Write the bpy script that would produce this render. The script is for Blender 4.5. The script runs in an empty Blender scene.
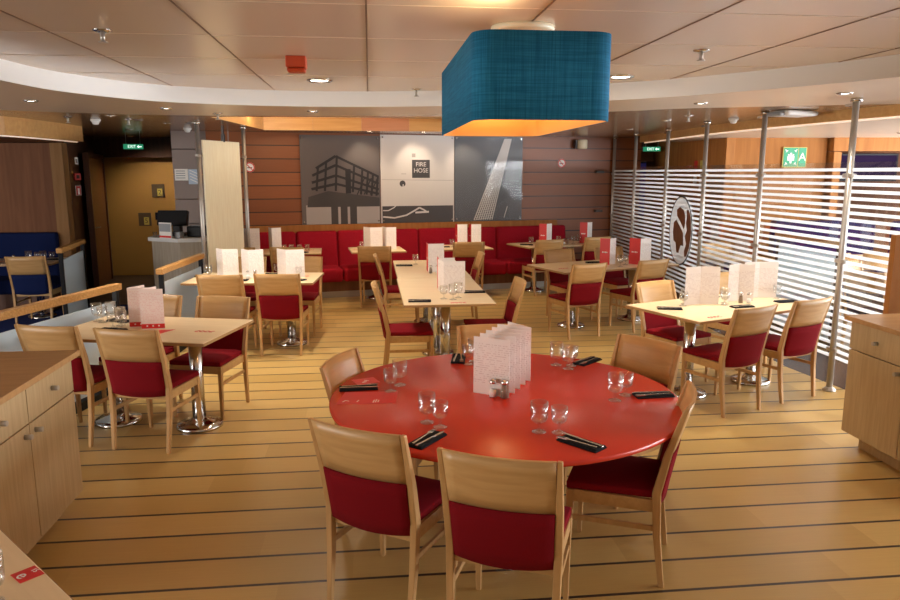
import bpy, bmesh, math, random
from mathutils import Vector, Matrix
random.seed(7)
D = bpy.data
S = bpy.context.scene
C = S.collection
R = math.radians
PI = math.pi

# ------------------------------------------------------------------ camera
cam = D.objects.new('camera', D.cameras.new('camera')); C.objects.link(cam); S.camera = cam
cam.location = (0, 0, 1.9)
PITCH = math.atan(128 / 720)
cam.rotation_euler = (PI / 2 - PITCH, 0, R(-6.3))
cam.data.sensor_width = 36
cam.data.lens = 720 / 900 * 36
cam.data.clip_start = 0.05
# ------------------------------------------------------------------ world, light, exposure
S.view_settings.view_transform = 'Standard'
S.view_settings.look = 'None'
S.view_settings.gamma = 1
S.view_settings.exposure = 0.82
W = D.worlds.new('world'); S.world = W; W.use_nodes = True
W.node_tree.nodes['Background'].inputs[0].default_value = (1.0, 0.93, 0.85, 1)
W.node_tree.nodes['Background'].inputs[1].default_value = 0.18
S.cycles.max_bounces = 8
S.cycles.transparent_max_bounces = 24
S.cycles.sample_clamp_indirect = 4
S.cycles.caustics_reflective = False
S.cycles.caustics_refractive = False


def area(name, loc, target, sx, sy, power, col):
    l = D.lights.new(name, 'AREA'); l.shape = 'RECTANGLE'; l.size = sx; l.size_y = sy; l.energy = power; l.color = col
    o = D.objects.new(name, l); C.objects.link(o); o.location = loc
    o.rotation_euler = (Vector(target) - Vector(loc)).to_track_quat('-Z', 'Y').to_euler()
    return o


area('daylight_right_windows', (10.2, 4.8, 1.6), (0, 4.8, 1.9), 12.0, 1.3, 880, (0.93, 0.96, 1.0))
area('daylight_left_windows', (-8.6, 2.0, 1.6), (0, 4.2, 1.9), 6.5, 1.3, 260, (1.0, 0.96, 0.9))
sun = D.lights.new('sun', 'SUN'); sun.energy = 3; sun.angle = R(1.5); sun.color = (1, 0.92, 0.8)
so = D.objects.new('sun', sun); C.objects.link(so)
so.rotation_euler = Vector((-1.0, 0.35, -0.42)).to_track_quat('-Z', 'Y').to_euler()


def spot(loc, target, power, size=60, col=(1, 0.82, 0.6), r=0.04, blend=0.8):
    l = D.lights.new('spot', 'SPOT'); l.energy = power; l.color = col; l.spot_size = R(size); l.spot_blend = blend
    l.shadow_soft_size = r
    o = D.objects.new('spot', l); C.objects.link(o); o.location = loc
    o.rotation_euler = (Vector(target) - Vector(loc)).to_track_quat('-Z', 'Y').to_euler()
    return o


# ------------------------------------------------------------------ materials
def newmat(name, col, rough=0.5, metal=0.0, spec=0.5, emit=None, es=0):
    m = D.materials.new(name); m.use_nodes = True
    b = m.node_tree.nodes['Principled BSDF']
    b.inputs['Base Color'].default_value = (*col, 1)
    b.inputs['Roughness'].default_value = rough
    b.inputs['Metallic'].default_value = metal
    b.inputs['Specular IOR Level'].default_value = spec
    if emit:
        b.inputs['Emission Color'].default_value = (*emit, 1)
        b.inputs['Emission Strength'].default_value = es
    return m


def N(m, t): return m.node_tree.nodes.new(t)
def L(m, a, b): m.node_tree.links.new(a, b)


def wood(name, c1, c2, axis=0, scale=14, rough=0.4, stretch=14.0, spec=0.4, coat=0.0):
    """fine grain running along one object axis"""
    m = newmat(name, c1, rough, spec=spec)
    b = m.node_tree.nodes['Principled BSDF']
    tc = N(m, 'ShaderNodeTexCoord'); mp = N(m, 'ShaderNodeMapping')
    s = [scale] * 3; s[axis] = scale / stretch
    mp.inputs['Scale'].default_value = s
    no = N(m, 'ShaderNodeTexNoise'); no.inputs['Scale'].default_value = 3; no.inputs['Detail'].default_value = 5
    no.inputs['Distortion'].default_value = 0.4
    cr = N(m, 'ShaderNodeValToRGB')
    cr.color_ramp.elements[0].position = 0.35; cr.color_ramp.elements[0].color = (*c2, 1)
    cr.color_ramp.elements[1].position = 0.65; cr.color_ramp.elements[1].color = (*c1, 1)
    L(m, tc.outputs['Object'], mp.inputs[0]); L(m, mp.outputs[0], no.inputs['Vector'])
    L(m, no.outputs['Fac'], cr.inputs[0]); L(m, cr.outputs[0], b.inputs['Base Color'])
    b.inputs['Coat Weight'].default_value = coat
    b.inputs['Coat Roughness'].default_value = 0.15
    return m


def fabric(name, c1, c2, scale=260):
    m = newmat(name, c1, 0.95, spec=0.15)
    b = m.node_tree.nodes['Principled BSDF']
    tc = N(m, 'ShaderNodeTexCoord')
    no = N(m, 'ShaderNodeTexNoise'); no.inputs['Scale'].default_value = scale; no.inputs['Detail'].default_value = 2
    mx = N(m, 'ShaderNodeMix'); mx.data_type = 'RGBA'
    mx.inputs['A'].default_value = (*c1, 1); mx.inputs['B'].default_value = (*c2, 1)
    bp = N(m, 'ShaderNodeBump'); bp.inputs['Strength'].default_value = 0.25; bp.inputs['Distance'].default_value = 0.002
    L(m, tc.outputs['Object'], no.inputs['Vector']); L(m, no.outputs['Fac'], mx.inputs['Factor'])
    L(m, mx.outputs['Result'], b.inputs['Base Color']); L(m, no.outputs['Fac'], bp.inputs['Height'])
    L(m, bp.outputs[0], b.inputs['Normal'])
    b.inputs['Sheen Weight'].default_value = 0.0
    return m


def line_mask(m, axis, pitch, width, offset=0.0, coords='Object'):
    """1 inside thin lines repeated along an axis"""
    tc = N(m, 'ShaderNodeTexCoord'); sp = N(m, 'ShaderNodeSeparateXYZ')
    L(m, tc.outputs[coords], sp.inputs[0])
    a = N(m, 'ShaderNodeMath'); a.operation = 'ADD'; a.inputs[1].default_value = 1000 * pitch - offset
    L(m, sp.outputs[axis], a.inputs[0])
    d = N(m, 'ShaderNodeMath'); d.operation = 'DIVIDE'; d.inputs[1].default_value = pitch; L(m, a.outputs[0], d.inputs[0])
    f = N(m, 'ShaderNodeMath'); f.operation = 'FRACT'; L(m, d.outputs[0], f.inputs[0])
    l = N(m, 'ShaderNodeMath'); l.operation = 'LESS_THAN'; l.inputs[1].default_value = width / pitch; L(m, f.outputs[0], l.inputs[0])
    fl = N(m, 'ShaderNodeMath'); fl.operation = 'FLOOR'; L(m, d.outputs[0], fl.inputs[0])
    return tc, sp, l.outputs[0], fl.outputs[0]


def mixc(m, fac, a, b):
    mx = N(m, 'ShaderNodeMix'); mx.data_type = 'RGBA'
    for sock, v in (('Factor', fac), ('A', a), ('B', b)):
        if isinstance(v, (tuple, list)): mx.inputs[sock].default_value = (*v, 1)
        elif isinstance(v, (int, float)): mx.inputs[sock].default_value = v
        else: L(m, v, mx.inputs[sock])
    return mx.outputs['Result']


def plank_floor():
    m = newmat('plank_floor', (0.55, 0.35, 0.14), 0.26, spec=0.5)
    b = m.node_tree.nodes['Principled BSDF']
    tc, sp, line, idx = line_mask(m, 1, 0.258, 0.019, 0.055)
    # each plank has its own tone and board ends
    wn = N(m, 'ShaderNodeTexWhiteNoise'); wn.noise_dimensions = '1D'; L(m, idx, wn.inputs['W'])
    xo = N(m, 'ShaderNodeMath'); xo.operation = 'MULTIPLY_ADD'; xo.inputs[1].default_value = 3.1
    L(m, wn.outputs['Value'], xo.inputs[0]); L(m, sp.outputs[0], xo.inputs[2])
    xd = N(m, 'ShaderNodeMath'); xd.operation = 'DIVIDE'; xd.inputs[1].default_value = 1.35; L(m, xo.outputs[0], xd.inputs[0])
    xf = N(m, 'ShaderNodeMath'); xf.operation = 'FLOOR'; L(m, xd.outputs[0], xf.inputs[0])
    cb = N(m, 'ShaderNodeCombineXYZ'); L(m, xf.outputs[0], cb.inputs[0]); L(m, idx, cb.inputs[1])
    w2 = N(m, 'ShaderNodeTexWhiteNoise'); w2.noise_dimensions = '3D'; L(m, cb.outputs[0], w2.inputs['Vector'])
    c0 = mixc(m, w2.outputs['Value'], (0.49, 0.315, 0.10), (0.59, 0.395, 0.14))
    mp = N(m, 'ShaderNodeMapping'); mp.inputs['Scale'].default_value = (1.3, 60, 1); L(m, tc.outputs['Object'], mp.inputs[0])
    no = N(m, 'ShaderNodeTexNoise'); no.inputs['Scale'].default_value = 2; no.inputs['Detail'].default_value = 4; L(m, mp.outputs[0], no.inputs['Vector'])
    g = N(m, 'ShaderNodeMapRange'); g.inputs[1].default_value = 0.3; g.inputs[2].default_value = 0.7
    g.inputs[3].default_value = 0.0; g.inputs[4].default_value = 0.20; L(m, no.outputs['Fac'], g.inputs[0])
    c1 = mixc(m, g.outputs[0], c0, (0.34, 0.19, 0.07))
    c2 = mixc(m, line, c1, (0.035, 0.022, 0.018))
    L(m, c2, b.inputs['Base Color'])
    n2 = N(m, 'ShaderNodeTexNoise'); n2.inputs['Scale'].default_value = 1.7; L(m, tc.outputs['Object'], n2.inputs['Vector'])
    rr = N(m, 'ShaderNodeMapRange'); rr.inputs[3].default_value = 0.29; rr.inputs[4].default_value = 0.33; L(m, n2.outputs['Fac'], rr.inputs[0])
    L(m, rr.outputs[0], b.inputs['Roughness'])
    return m


def slat_wall():
    m = newmat('slat_wall', (0.4, 0.15, 0.06), 0.45, spec=0.5)
    b = m.node_tree.nodes['Principled BSDF']
    tc, sp, line, idx = line_mask(m, 2, 0.203, 0.016, 0.06)
    wn = N(m, 'ShaderNodeTexWhiteNoise'); wn.noise_dimensions = '1D'; L(m, idx, wn.inputs['W'])
    c0 = mixc(m, wn.outputs['Value'], (0.23, 0.070, 0.019), (0.31, 0.10, 0.030))
    mp = N(m, 'ShaderNodeMapping'); mp.inputs['Scale'].default_value = (1.5, 1.5, 30); L(m, tc.outputs['Object'], mp.inputs[0])
    no = N(m, 'ShaderNodeTexNoise'); no.inputs['Scale'].default_value = 2; no.inputs['Detail'].default_value = 4; L(m, mp.outputs[0], no.inputs['Vector'])
    g = N(m, 'ShaderNodeMath'); g.operation = 'MULTIPLY'; g.inputs[1].default_value = 0.5; L(m, no.outputs['Fac'], g.inputs[0])
    c1 = mixc(m, g.outputs[0], c0, (0.14, 0.036, 0.012))
    c2 = mixc(m, line, c1, (0.04, 0.016, 0.010))
    L(m, c2, b.inputs['Base Color'])
    return m


def thin_glass(name, tint=(0.97, 0.985, 0.98), refl=0.09, rough=0.02):
    m = D.materials.new(name); m.use_nodes = True; nt = m.node_tree
    nt.nodes.clear()
    out = nt.nodes.new('ShaderNodeOutputMaterial')
    tr = nt.nodes.new('ShaderNodeBsdfTransparent'); tr.inputs[0].default_value = (*tint, 1)
    gl = nt.nodes.new('ShaderNodeBsdfGlossy'); gl.inputs['Roughness'].default_value = rough
    lw = nt.nodes.new('ShaderNodeLayerWeight'); lw.inputs[0].default_value = 0.35
    mr = nt.nodes.new('ShaderNodeMapRange'); mr.inputs[3].default_value = refl * 0.5; mr.inputs[4].default_value = min(1, refl * 8)
    mx = nt.nodes.new('ShaderNodeMixShader')
    nt.links.new(lw.outputs['Facing'], mr.inputs[0]); nt.links.new(mr.outputs[0], mx.inputs[0])
    nt.links.new(tr.outputs[0], mx.inputs[1]); nt.links.new(gl.outputs[0], mx.inputs[2])
    nt.links.new(mx.outputs[0], out.inputs[0])
    return m


def striped_glass():
    m = thin_glass('striped_glass', (0.96, 0.98, 0.97), 0.05)
    nt = m.node_tree
    out = [n for n in nt.nodes if n.type == 'OUTPUT_MATERIAL'][0]
    clear = out.inputs[0].links[0].from_socket
    tc, sp, line, idx = line_mask(m, 2, 0.0595, 0.027, 1.905)
    below = N(m, 'ShaderNodeMath'); below.operation = 'LESS_THAN'; below.inputs[1].default_value = 1.95; L(m, sp.outputs[2], below.inputs[0])
    mul = N(m, 'ShaderNodeMath'); mul.operation = 'MULTIPLY'; L(m, line, mul.inputs[0]); L(m, below.outputs[0], mul.inputs[1])
    df = N(m, 'ShaderNodeBsdfDiffuse'); df.inputs[0].default_value = (0.85, 0.87, 0.88, 1)
    tl = N(m, 'ShaderNodeBsdfTranslucent'); tl.inputs[0].default_value = (0.9, 0.92, 0.94, 1)
    fr = N(m, 'ShaderNodeMixShader'); fr.inputs[0].default_value = 0.6; L(m, df.outputs[0], fr.inputs[1]); L(m, tl.outputs[0], fr.inputs[2])
    mx = N(m, 'ShaderNodeMixShader'); L(m, mul.outputs[0], mx.inputs[0]); L(m, clear, mx.inputs[1]); L(m, fr.outputs[0], mx.inputs[2])
    L(m, mx.outputs[0], out.inputs[0])
    return m


def frosted(name, col):
    m = D.materials.new(name); m.use_nodes = True; nt = m.node_tree; nt.nodes.clear()
    out = nt.nodes.new('ShaderNodeOutputMaterial')
    df = nt.nodes.new('ShaderNodeBsdfDiffuse'); df.inputs[0].default_value = (*col, 1)
    tl = nt.nodes.new('ShaderNodeBsdfTranslucent'); tl.inputs[0].default_value = (*col, 1)
    gl = nt.nodes.new('ShaderNodeBsdfGlossy'); gl.inputs['Roughness'].default_value = 0.2
    a = nt.nodes.new('ShaderNodeMixShader'); a.inputs[0].default_value = 0.4
    b = nt.nodes.new('ShaderNodeMixShader'); b.inputs[0].default_value = 0.08
    nt.links.new(df.outputs[0], a.inputs[1]); nt.links.new(tl.outputs[0], a.inputs[2])
    nt.links.new(a.outputs[0], b.inputs[1]); nt.links.new(gl.outputs[0], b.inputs[2]); nt.links.new(b.outputs[0], out.inputs[0])
    return m


def page(name, base, ink, red=False):
    """printed menu page: rows of small illegible type"""
    m = newmat(name, base, 0.6, spec=0.3)
    b = m.node_tree.nodes['Principled BSDF']
    tc, sp, line, idx = line_mask(m, 2, 0.0115, 0.0045, 0.003)
    mp = N(m, 'ShaderNodeMapping'); mp.inputs['Scale'].default_value = (60, 60, 1); L(m, tc.outputs['Object'], mp.inputs[0])
    cb = N(m, 'ShaderNodeCombineXYZ'); s2 = N(m, 'ShaderNodeSeparateXYZ'); L(m, mp.outputs[0], s2.inputs[0])
    L(m, s2.outputs[0], cb.inputs[0]); L(m, s2.outputs[1], cb.inputs[1]); L(m, idx, cb.inputs[2])
    no = N(m, 'ShaderNodeTexNoise'); no.inputs['Scale'].default_value = 1.3; L(m, cb.outputs[0], no.inputs['Vector'])
    th = N(m, 'ShaderNodeMath'); th.operation = 'GREATER_THAN'; th.inputs[1].default_value = 0.5; L(m, no.outputs['Fac'], th.inputs[0])
    mu = N(m, 'ShaderNodeMath'); mu.operation = 'MULTIPLY'; L(m, th.outputs[0], mu.inputs[0]); L(m, line, mu.inputs[1])
    lo = N(m, 'ShaderNodeMath'); lo.operation = 'GREATER_THAN'; lo.inputs[1].default_value = 0.06; L(m, sp.outputs[2], lo.inputs[0])
    hi = N(m, 'ShaderNodeMath'); hi.operation = 'LESS_THAN'; hi.inputs[1].default_value = 0.275; L(m, sp.outputs[2], hi.inputs[0])
    mu2 = N(m, 'ShaderNodeMath'); mu2.operation = 'MULTIPLY'; L(m, mu.outputs[0], mu2.inputs[0]); L(m, lo.outputs[0], mu2.inputs[1])
    mu3 = N(m, 'ShaderNodeMath'); mu3.operation = 'MULTIPLY'; L(m, mu2.outputs[0], mu3.inputs[0]); L(m, hi.outputs[0], mu3.inputs[1])
    mu4 = N(m, 'ShaderNodeMath'); mu4.operation = 'MULTIPLY'; mu4.inputs[1].default_value = 0.28; L(m, mu3.outputs[0], mu4.inputs[0])
    L(m, mixc(m, mu4.outputs[0], base, ink), b.inputs['Base Color'])
    return m


def lampshade_cloth():
    m = newmat('teal_shade_cloth', (0.005, 0.13, 0.21), 0.85, spec=0.2)
    b = m.node_tree.nodes['Principled BSDF']
    tc = N(m, 'ShaderNodeTexCoord')
    outs = []
    for sc in ((4, 4, 160), (160, 160, 4)):
        mp = N(m, 'ShaderNodeMapping'); mp.inputs['Scale'].default_value = sc; L(m, tc.outputs['Object'], mp.inputs[0])
        no = N(m, 'ShaderNodeTexNoise'); no.inputs['Scale'].default_value = 1.2; no.inputs['Detail'].default_value = 3; L(m, mp.outputs[0], no.inputs['Vector'])
        outs.append(no.outputs['Fac'])
    a = N(m, 'ShaderNodeMath'); a.operation = 'MULTIPLY'; L(m, outs[0], a.inputs[0]); L(m, outs[1], a.inputs[1])
    r = N(m, 'ShaderNodeMapRange'); r.inputs[1].default_value = 0.12; r.inputs[2].default_value = 0.4; L(m, a.outputs[0], r.inputs[0])
    L(m, mixc(m, r.outputs[0], (0.006, 0.105, 0.21), (0.020, 0.20, 0.37)), b.inputs['Base Color'])
    return m


M = {}
M['beech'] = wood('beech', (0.57, 0.345, 0.145), (0.50, 0.29, 0.112), 0, 12, 0.38)
M['beech_leg'] = wood('beech_leg', (0.54, 0.315, 0.13), (0.46, 0.26, 0.10), 2, 12, 0.4)
M['top'] = wood('table_laminate', (0.86, 0.67, 0.42), (0.80, 0.61, 0.37), 0, 8, 0.3, spec=0.5)
M['top_edge'] = wood('table_edge', (0.42, 0.24, 0.10), (0.36, 0.20, 0.08), 0, 12, 0.4)
M['cab_top'] = wood('cabinet_top', (0.47, 0.27, 0.115), (0.40, 0.22, 0.09), 0, 10, 0.35)
M['cab'] = wood('cabinet_oak', (0.52, 0.385, 0.215), (0.45, 0.325, 0.175), 2, 18, 0.45)
M['red_fabric'] = fabric('red_fabric', (0.165, 0.003, 0.008), (0.23, 0.006, 0.012))
M['banq_fabric'] = fabric('banquette_fabric', (0.27, 0.006, 0.016), (0.40, 0.012, 0.028), 60)
M['blue_fabric'] = fabric('blue_fabric', (0.006, 0.012, 0.06), (0.010, 0.02, 0.09))
M['red_lam'] = newmat('red_laminate', (0.58, 0.038, 0.018), 0.27, spec=0.5)
M['chrome'] = newmat('chrome', (0.62, 0.61, 0.60), 0.16, 1.0)
M['steel'] = newmat('brushed_steel', (0.47, 0.44, 0.40), 0.38, 0.65)
M['dark_metal'] = newmat('dark_metal', (0.05, 0.045, 0.045), 0.4, 0.6)
M['black'] = newmat('black', (0.008, 0.008, 0.010), 0.5, spec=0.2)
M['black_napkin'] = fabric('black_napkin', (0.010, 0.010, 0.013), (0.02, 0.02, 0.024))
M['cutlery'] = newmat('cutlery', (0.75, 0.74, 0.72), 0.2, 1.0)
M['glass'] = thin_glass('drinking_glass', (0.975, 0.98, 0.98), 0.075)
M['salt'] = newmat('salt', (0.85, 0.83, 0.8), 0.7)
M['pepper'] = newmat('pepper', (0.25, 0.18, 0.13), 0.8)
M['striped'] = striped_glass()
M['frost_blue'] = frosted('frosted_blue_panel', (0.74, 0.84, 0.90))
M['cream_panel'] = wood('cream_panel', (0.92, 0.84, 0.60), (0.86, 0.76, 0.52), 2, 20, 0.3)
M['rail_wood'] = wood('rail_wood', (0.55, 0.30, 0.10), (0.40, 0.19, 0.05), 1, 20, 0.35)
M['page'] = page('menu_page', (0.84, 0.77, 0.74), (0.25, 0.08, 0.08))
M['page2'] = page('menu_page_red_ink', (0.86, 0.70, 0.64), (0.6, 0.1, 0.08))
M['menu_red'] = newmat('menu_red', (0.66, 0.022, 0.02), 0.45)
M['white_print'] = newmat('white_print', (0.85, 0.83, 0.8), 0.6)
M['grey_print'] = newmat('grey_print', (0.25, 0.22, 0.21), 0.6)
M['shade'] = lampshade_cloth()
M['shade_in'] = newmat('shade_lining', (0.9, 0.50, 0.17), 0.8)
M['bulb'] = newmat('bulb', (1, 1, 1), 0.5, emit=(1, 0.62, 0.25), es=6)
M['down'] = newmat('downlight_lens', (1, 1, 1), 0.5, emit=(1, 0.88, 0.72), es=9)
M['cove_light'] = newmat('cove_light', (1, 1, 1), 0.5, emit=(1, 0.78, 0.48), es=1.6)
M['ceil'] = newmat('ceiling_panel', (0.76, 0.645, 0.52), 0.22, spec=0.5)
M['seam'] = newmat('ceiling_seam', (0.16, 0.09, 0.05), 0.5)
M['soffit'] = newmat('soffit_panel', (0.73, 0.62, 0.50), 0.3, spec=0.5)
M['fascia'] = newmat('fascia', (0.80, 0.80, 0.79), 0.5)
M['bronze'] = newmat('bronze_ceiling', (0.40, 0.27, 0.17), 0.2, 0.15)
M['wood_valance'] = wood('valance_wood', (0.62, 0.35, 0.13), (0.55, 0.29, 0.10), 0, 6, 0.35)
M['valance_pink'] = wood('valance_pink', (0.55, 0.25, 0.13), (0.50, 0.22, 0.11), 0, 6, 0.35)
M['slat'] = slat_wall()
M['wall_wood'] = wood('wall_wood', (0.23, 0.095, 0.042), (0.17, 0.065, 0.028), 2, 5, 0.55, spec=0.15)
M['wall_wood_light'] = wood('wall_wood_light', (0.40, 0.165, 0.045), (0.32, 0.125, 0.032), 2, 5, 0.6, spec=0.15)
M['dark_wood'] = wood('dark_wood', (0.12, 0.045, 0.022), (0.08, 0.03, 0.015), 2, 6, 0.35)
M['brown_door'] = wood('brown_door', (0.20, 0.075, 0.028), (0.15, 0.055, 0.02), 2, 6, 0.35)
M['yellow_wall'] = newmat('yellow_wall', (0.50, 0.28, 0.075), 0.6)
M['stone'] = newmat('stone_tile', (0.26, 0.20, 0.18), 0.5)
M['carpet_dark'] = newmat('dark_floor', (0.06, 0.04, 0.03), 0.35)
M['carpet_blue'] = fabric('blue_carpet', (0.02, 0.035, 0.14), (0.03, 0.05, 0.2), 40)
M['right_floor'] = newmat('right_floor', (0.36, 0.33, 0.31), 0.35)
M['brown_tile'] = newmat('brown_tile', (0.085, 0.052, 0.038), 0.25)
M['plank'] = plank_floor()
M['orange'] = newmat('orange_red_plastic', (0.45, 0.05, 0.012), 0.4)
M['green'] = newmat('sign_green', (0.0, 0.22, 0.10), 0.4, emit=(0.0, 0.30, 0.13), es=0.25)
M['green_lit'] = newmat('exit_green', (0.0, 0.3, 0.15), 0.4, emit=(0.05, 0.5, 0.25), es=0.25)
M['white_lit'] = newmat('exit_white', (0.9, 0.9, 0.9), 0.4, emit=(0.8, 1, 0.9), es=0.8)
M['cream'] = newmat('cream_plastic', (0.75, 0.68, 0.5), 0.5)
M['white_metal'] = newmat('white_metal', (0.8, 0.8, 0.78), 0.4)
M['counter_top'] = newmat('counter_top', (0.62, 0.62, 0.62), 0.3)
M['counter_side'] = wood('counter_side', (0.40, 0.35, 0.28), (0.33, 0.28, 0.22), 2, 14, 0.45)
M['photo_dark'] = newmat('photo_dark', (0.018, 0.015, 0.015), 0.4)
M['photo_light'] = newmat('photo_light', (0.62, 0.57, 0.53), 0.4)
M['photo_grey'] = newmat('photo_grey', (0.115, 0.092, 0.085), 0.35)
M['photo_mid'] = newmat('photo_mid', (0.35, 0.31, 0.29), 0.4)
M['photo_black'] = newmat('photo_black', (0.05, 0.042, 0.04), 0.35)
M['photo_sky'] = newmat('photo_sky', (0.10, 0.10, 0.11), 0.45)
M['gloss_cover'] = thin_glass('picture_gloss', (0.98, 0.98, 0.98), 0.012, 0.04)
M['plastic_grey'] = newmat('plastic_grey', (0.3, 0.32, 0.35), 0.5)
M['emblem_white'] = frosted('emblem_white', (0.95, 0.97, 0.99))
M['dark_doorway'] = newmat('dark_doorway', (0.016, 0.008, 0.03), 0.9, spec=0.05)  # darkness of the open doorway put into the colour
M['wall_edge'] = wood('wall_edge', (0.30, 0.16, 0.065), (0.24, 0.12, 0.045), 2, 6, 0.6, spec=0.15)
M['clear_plastic'] = thin_glass('clear_plastic', (0.99, 0.99, 0.99), 0.008)
M['strip_soft'] = newmat('strip_soft', (1, 1, 1), 0.5, emit=(1, 0.62, 0.36), es=0.25)
M['screen_blue'] = newmat('screen_blue', (0.02, 0.02, 0.1), 0.3, emit=(0.05, 0.04, 0.3), es=0.06)
M['poster'] = newmat('poster_blue', (0.45, 0.55, 0.68), 0.5)
M['sign_yellow'] = newmat('sign_yellow', (0.6, 0.5, 0.12), 0.5)
M['sign_brown'] = newmat('sign_brown', (0.12, 0.08, 0.05), 0.5)
M['sign_red'] = newmat('sign_red', (0.6, 0.03, 0.02), 0.5)


# ------------------------------------------------------------------ mesh helpers
def B(): return bmesh.new()


def box(bm, c, s, rz=0, mi=0, rx=0, ry=0):
    mat = Matrix.Translation(c) @ Matrix.Rotation(rz, 4, 'Z') @ Matrix.Rotation(ry, 4, 'Y') @ Matrix.Rotation(rx, 4, 'X') @ Matrix.Diagonal((*s, 1))
    r = bmesh.ops.create_cube(bm, size=1, matrix=mat)
    for v in r['verts']:
        for f in v.link_faces: f.material_index = mi
    return bm


def path(bm, pts, sizes, mi=0):
    """rectangular bar through points with (width x, depth y) at each"""
    rings = []
    for p, (w, d) in zip(pts, sizes):
        rings.append([bm.verts.new((p[0] + a * w / 2, p[1] + b * d / 2, p[2])) for a, b in ((-1, -1), (1, -1), (1, 1), (-1, 1))])
    for r0, r1 in zip(rings, rings[1:]):
        for i in range(4):
            bm.faces.new((r0[i], r0[(i + 1) % 4], r1[(i + 1) % 4], r1[i])).material_index = mi
    bm.faces.new(rings[0][::-1]).material_index = mi
    bm.faces.new(rings[-1]).material_index = mi
    return bm


def lathe(bm, prof, n=24, c=(0, 0, 0), mi=0, close=True):
    rings = []
    for r, z in prof:
        if r < 1e-5: rings.append([bm.verts.new((c[0], c[1], c[2] + z))])
        else: rings.append([bm.verts.new((c[0] + r * math.cos(2 * PI * i / n), c[1] + r * math.sin(2 * PI * i / n), c[2] + z)) for i in range(n)])
    for a, b in zip(rings, rings[1:]):
        for i in range(n):
            j = (i + 1) % n
            if len(a) == 1 and len(b) == 1: continue
            if len(a) == 1: f = bm.faces.new((a[0], b[j], b[i]))
            elif len(b) == 1: f = bm.faces.new((a[i], a[j], b[0]))
            else: f = bm.faces.new((a[i], a[j], b[j], b[i]))
            f.smooth = True; f.material_index = mi
    return bm


def cyl(bm, c, r, h, n=24, mi=0, axis='Z', r2=None):
    rot = {'Z': Matrix(), 'X': Matrix.Rotation(PI / 2, 4, 'Y'), 'Y': Matrix.Rotation(PI / 2, 4, 'X')}[axis]
    res = bmesh.ops.create_cone(bm, cap_ends=True, segments=n, radius1=r, radius2=r if r2 is None else r2, depth=h, matrix=Matrix.Translation(c) @ rot)
    for v in res['verts']:
        for f in v.link_faces:
            f.material_index = mi
            if len(f.verts) == 4: f.smooth = True
    return bm


def tube(bm, pts, r, n=8, mi=0):
    pts = [Vector(p) for p in pts]
    rings = []
    for i, p in enumerate(pts):
        t = (pts[min(i + 1, len(pts) - 1)] - pts[max(i - 1, 0)]).normalized()
        q = t.to_track_quat('Z', 'Y')
        rr = r[i] if isinstance(r, (list, tuple)) else r
        rings.append([bm.verts.new(p + q @ Vector((rr * math.cos(2 * PI * k / n), rr * math.sin(2 * PI * k / n), 0))) for k in range(n)])
    for a, b in zip(rings, rings[1:]):
        for k in range(n):
            f = bm.faces.new((a[k], a[(k + 1) % n], b[(k + 1) % n], b[k])); f.smooth = True; f.material_index = mi
    bm.faces.new(rings[0][::-1]).material_index = mi; bm.faces.new(rings[-1]).material_index = mi
    return bm


def prism(bm, poly, z0, z1, mi=0):
    """polygon in XY extruded in Z"""
    a = [bm.verts.new((x, y, z0)) for x, y in poly]; b = [bm.verts.new((x, y, z1)) for x, y in poly]
    bm.faces.new(a[::-1]).material_index = mi; bm.faces.new(b).material_index = mi
    for i in range(len(poly)):
        j = (i + 1) % len(poly); bm.faces.new((a[i], a[j], b[j], b[i])).material_index = mi
    return bm


def plate(bm, poly, y, t, mi=0):
    """polygon in XZ with thickness t towards -Y"""
    a = [bm.verts.new((x, y, z)) for x, z in poly]; b = [bm.verts.new((x, y - t, z)) for x, z in poly]
    bm.faces.new(a[::-1]).material_index = mi; bm.faces.new(b).material_index = mi
    for i in range(len(poly)):
        j = (i + 1) % len(poly); bm.faces.new((a[i], a[j], b[j], b[i])).material_index = mi
    return bm


def obj(name, bm, mats, parent=None, loc=None, rz=None, bevel=0, label=None, smooth=False, seg=2):
    bmesh.ops.recalc_face_normals(bm, faces=bm.faces[:])
    me = D.meshes.new(name); bm.to_mesh(me); bm.free()
    for m in (mats if isinstance(mats, (list, tuple)) else [mats]): me.materials.append(M[m])
    if smooth:
        for p in me.polygons: p.use_smooth = True
        me.set_sharp_from_angle(angle=R(40))
    o = D.objects.new(name, me); C.objects.link(o)
    if parent: o.parent = parent
    if loc is not None: o.location = loc
    if rz is not None: o.rotation_euler = (0, 0, rz)
    if bevel:
        b = o.modifiers.new('bevel', 'BEVEL'); b.width = bevel; b.segments = seg; b.limit_method = 'ANGLE'; b.angle_limit = R(50)
    if label: o['label'] = label
    return o


def thing(name, label, cat, loc=(0, 0, 0), rz=0, group=None):
    o = D.objects.new(name, None); C.objects.link(o); o.empty_display_size = 0.1
    o.location = loc; o.rotation_euler = (0, 0, rz); o['label'] = label; o['category'] = cat
    if group: o['group'] = group
    return o


def tag(o, label, cat, group=None):
    o['label'] = label; o['category'] = cat
    if group: o['group'] = group
    return o


def struct(name, bm, mats, **k):
    o = obj(name, bm, mats, **k); o['kind'] = 'structure'; return o


def dup(root, loc, rz=0, label=None, group=None, cat=None):
    r = root.copy(); C.objects.link(r); r.location = loc; r.rotation_euler = (0, 0, rz)
    if label: r['label'] = label
    if group: r['group'] = group
    if cat: r['category'] = cat
    for ch in list(root.children):
        c = ch.copy(); C.objects.link(c); c.parent = r
        for g in list(ch.children):
            d = g.copy(); C.objects.link(d); d.parent = c
    return r


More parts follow.
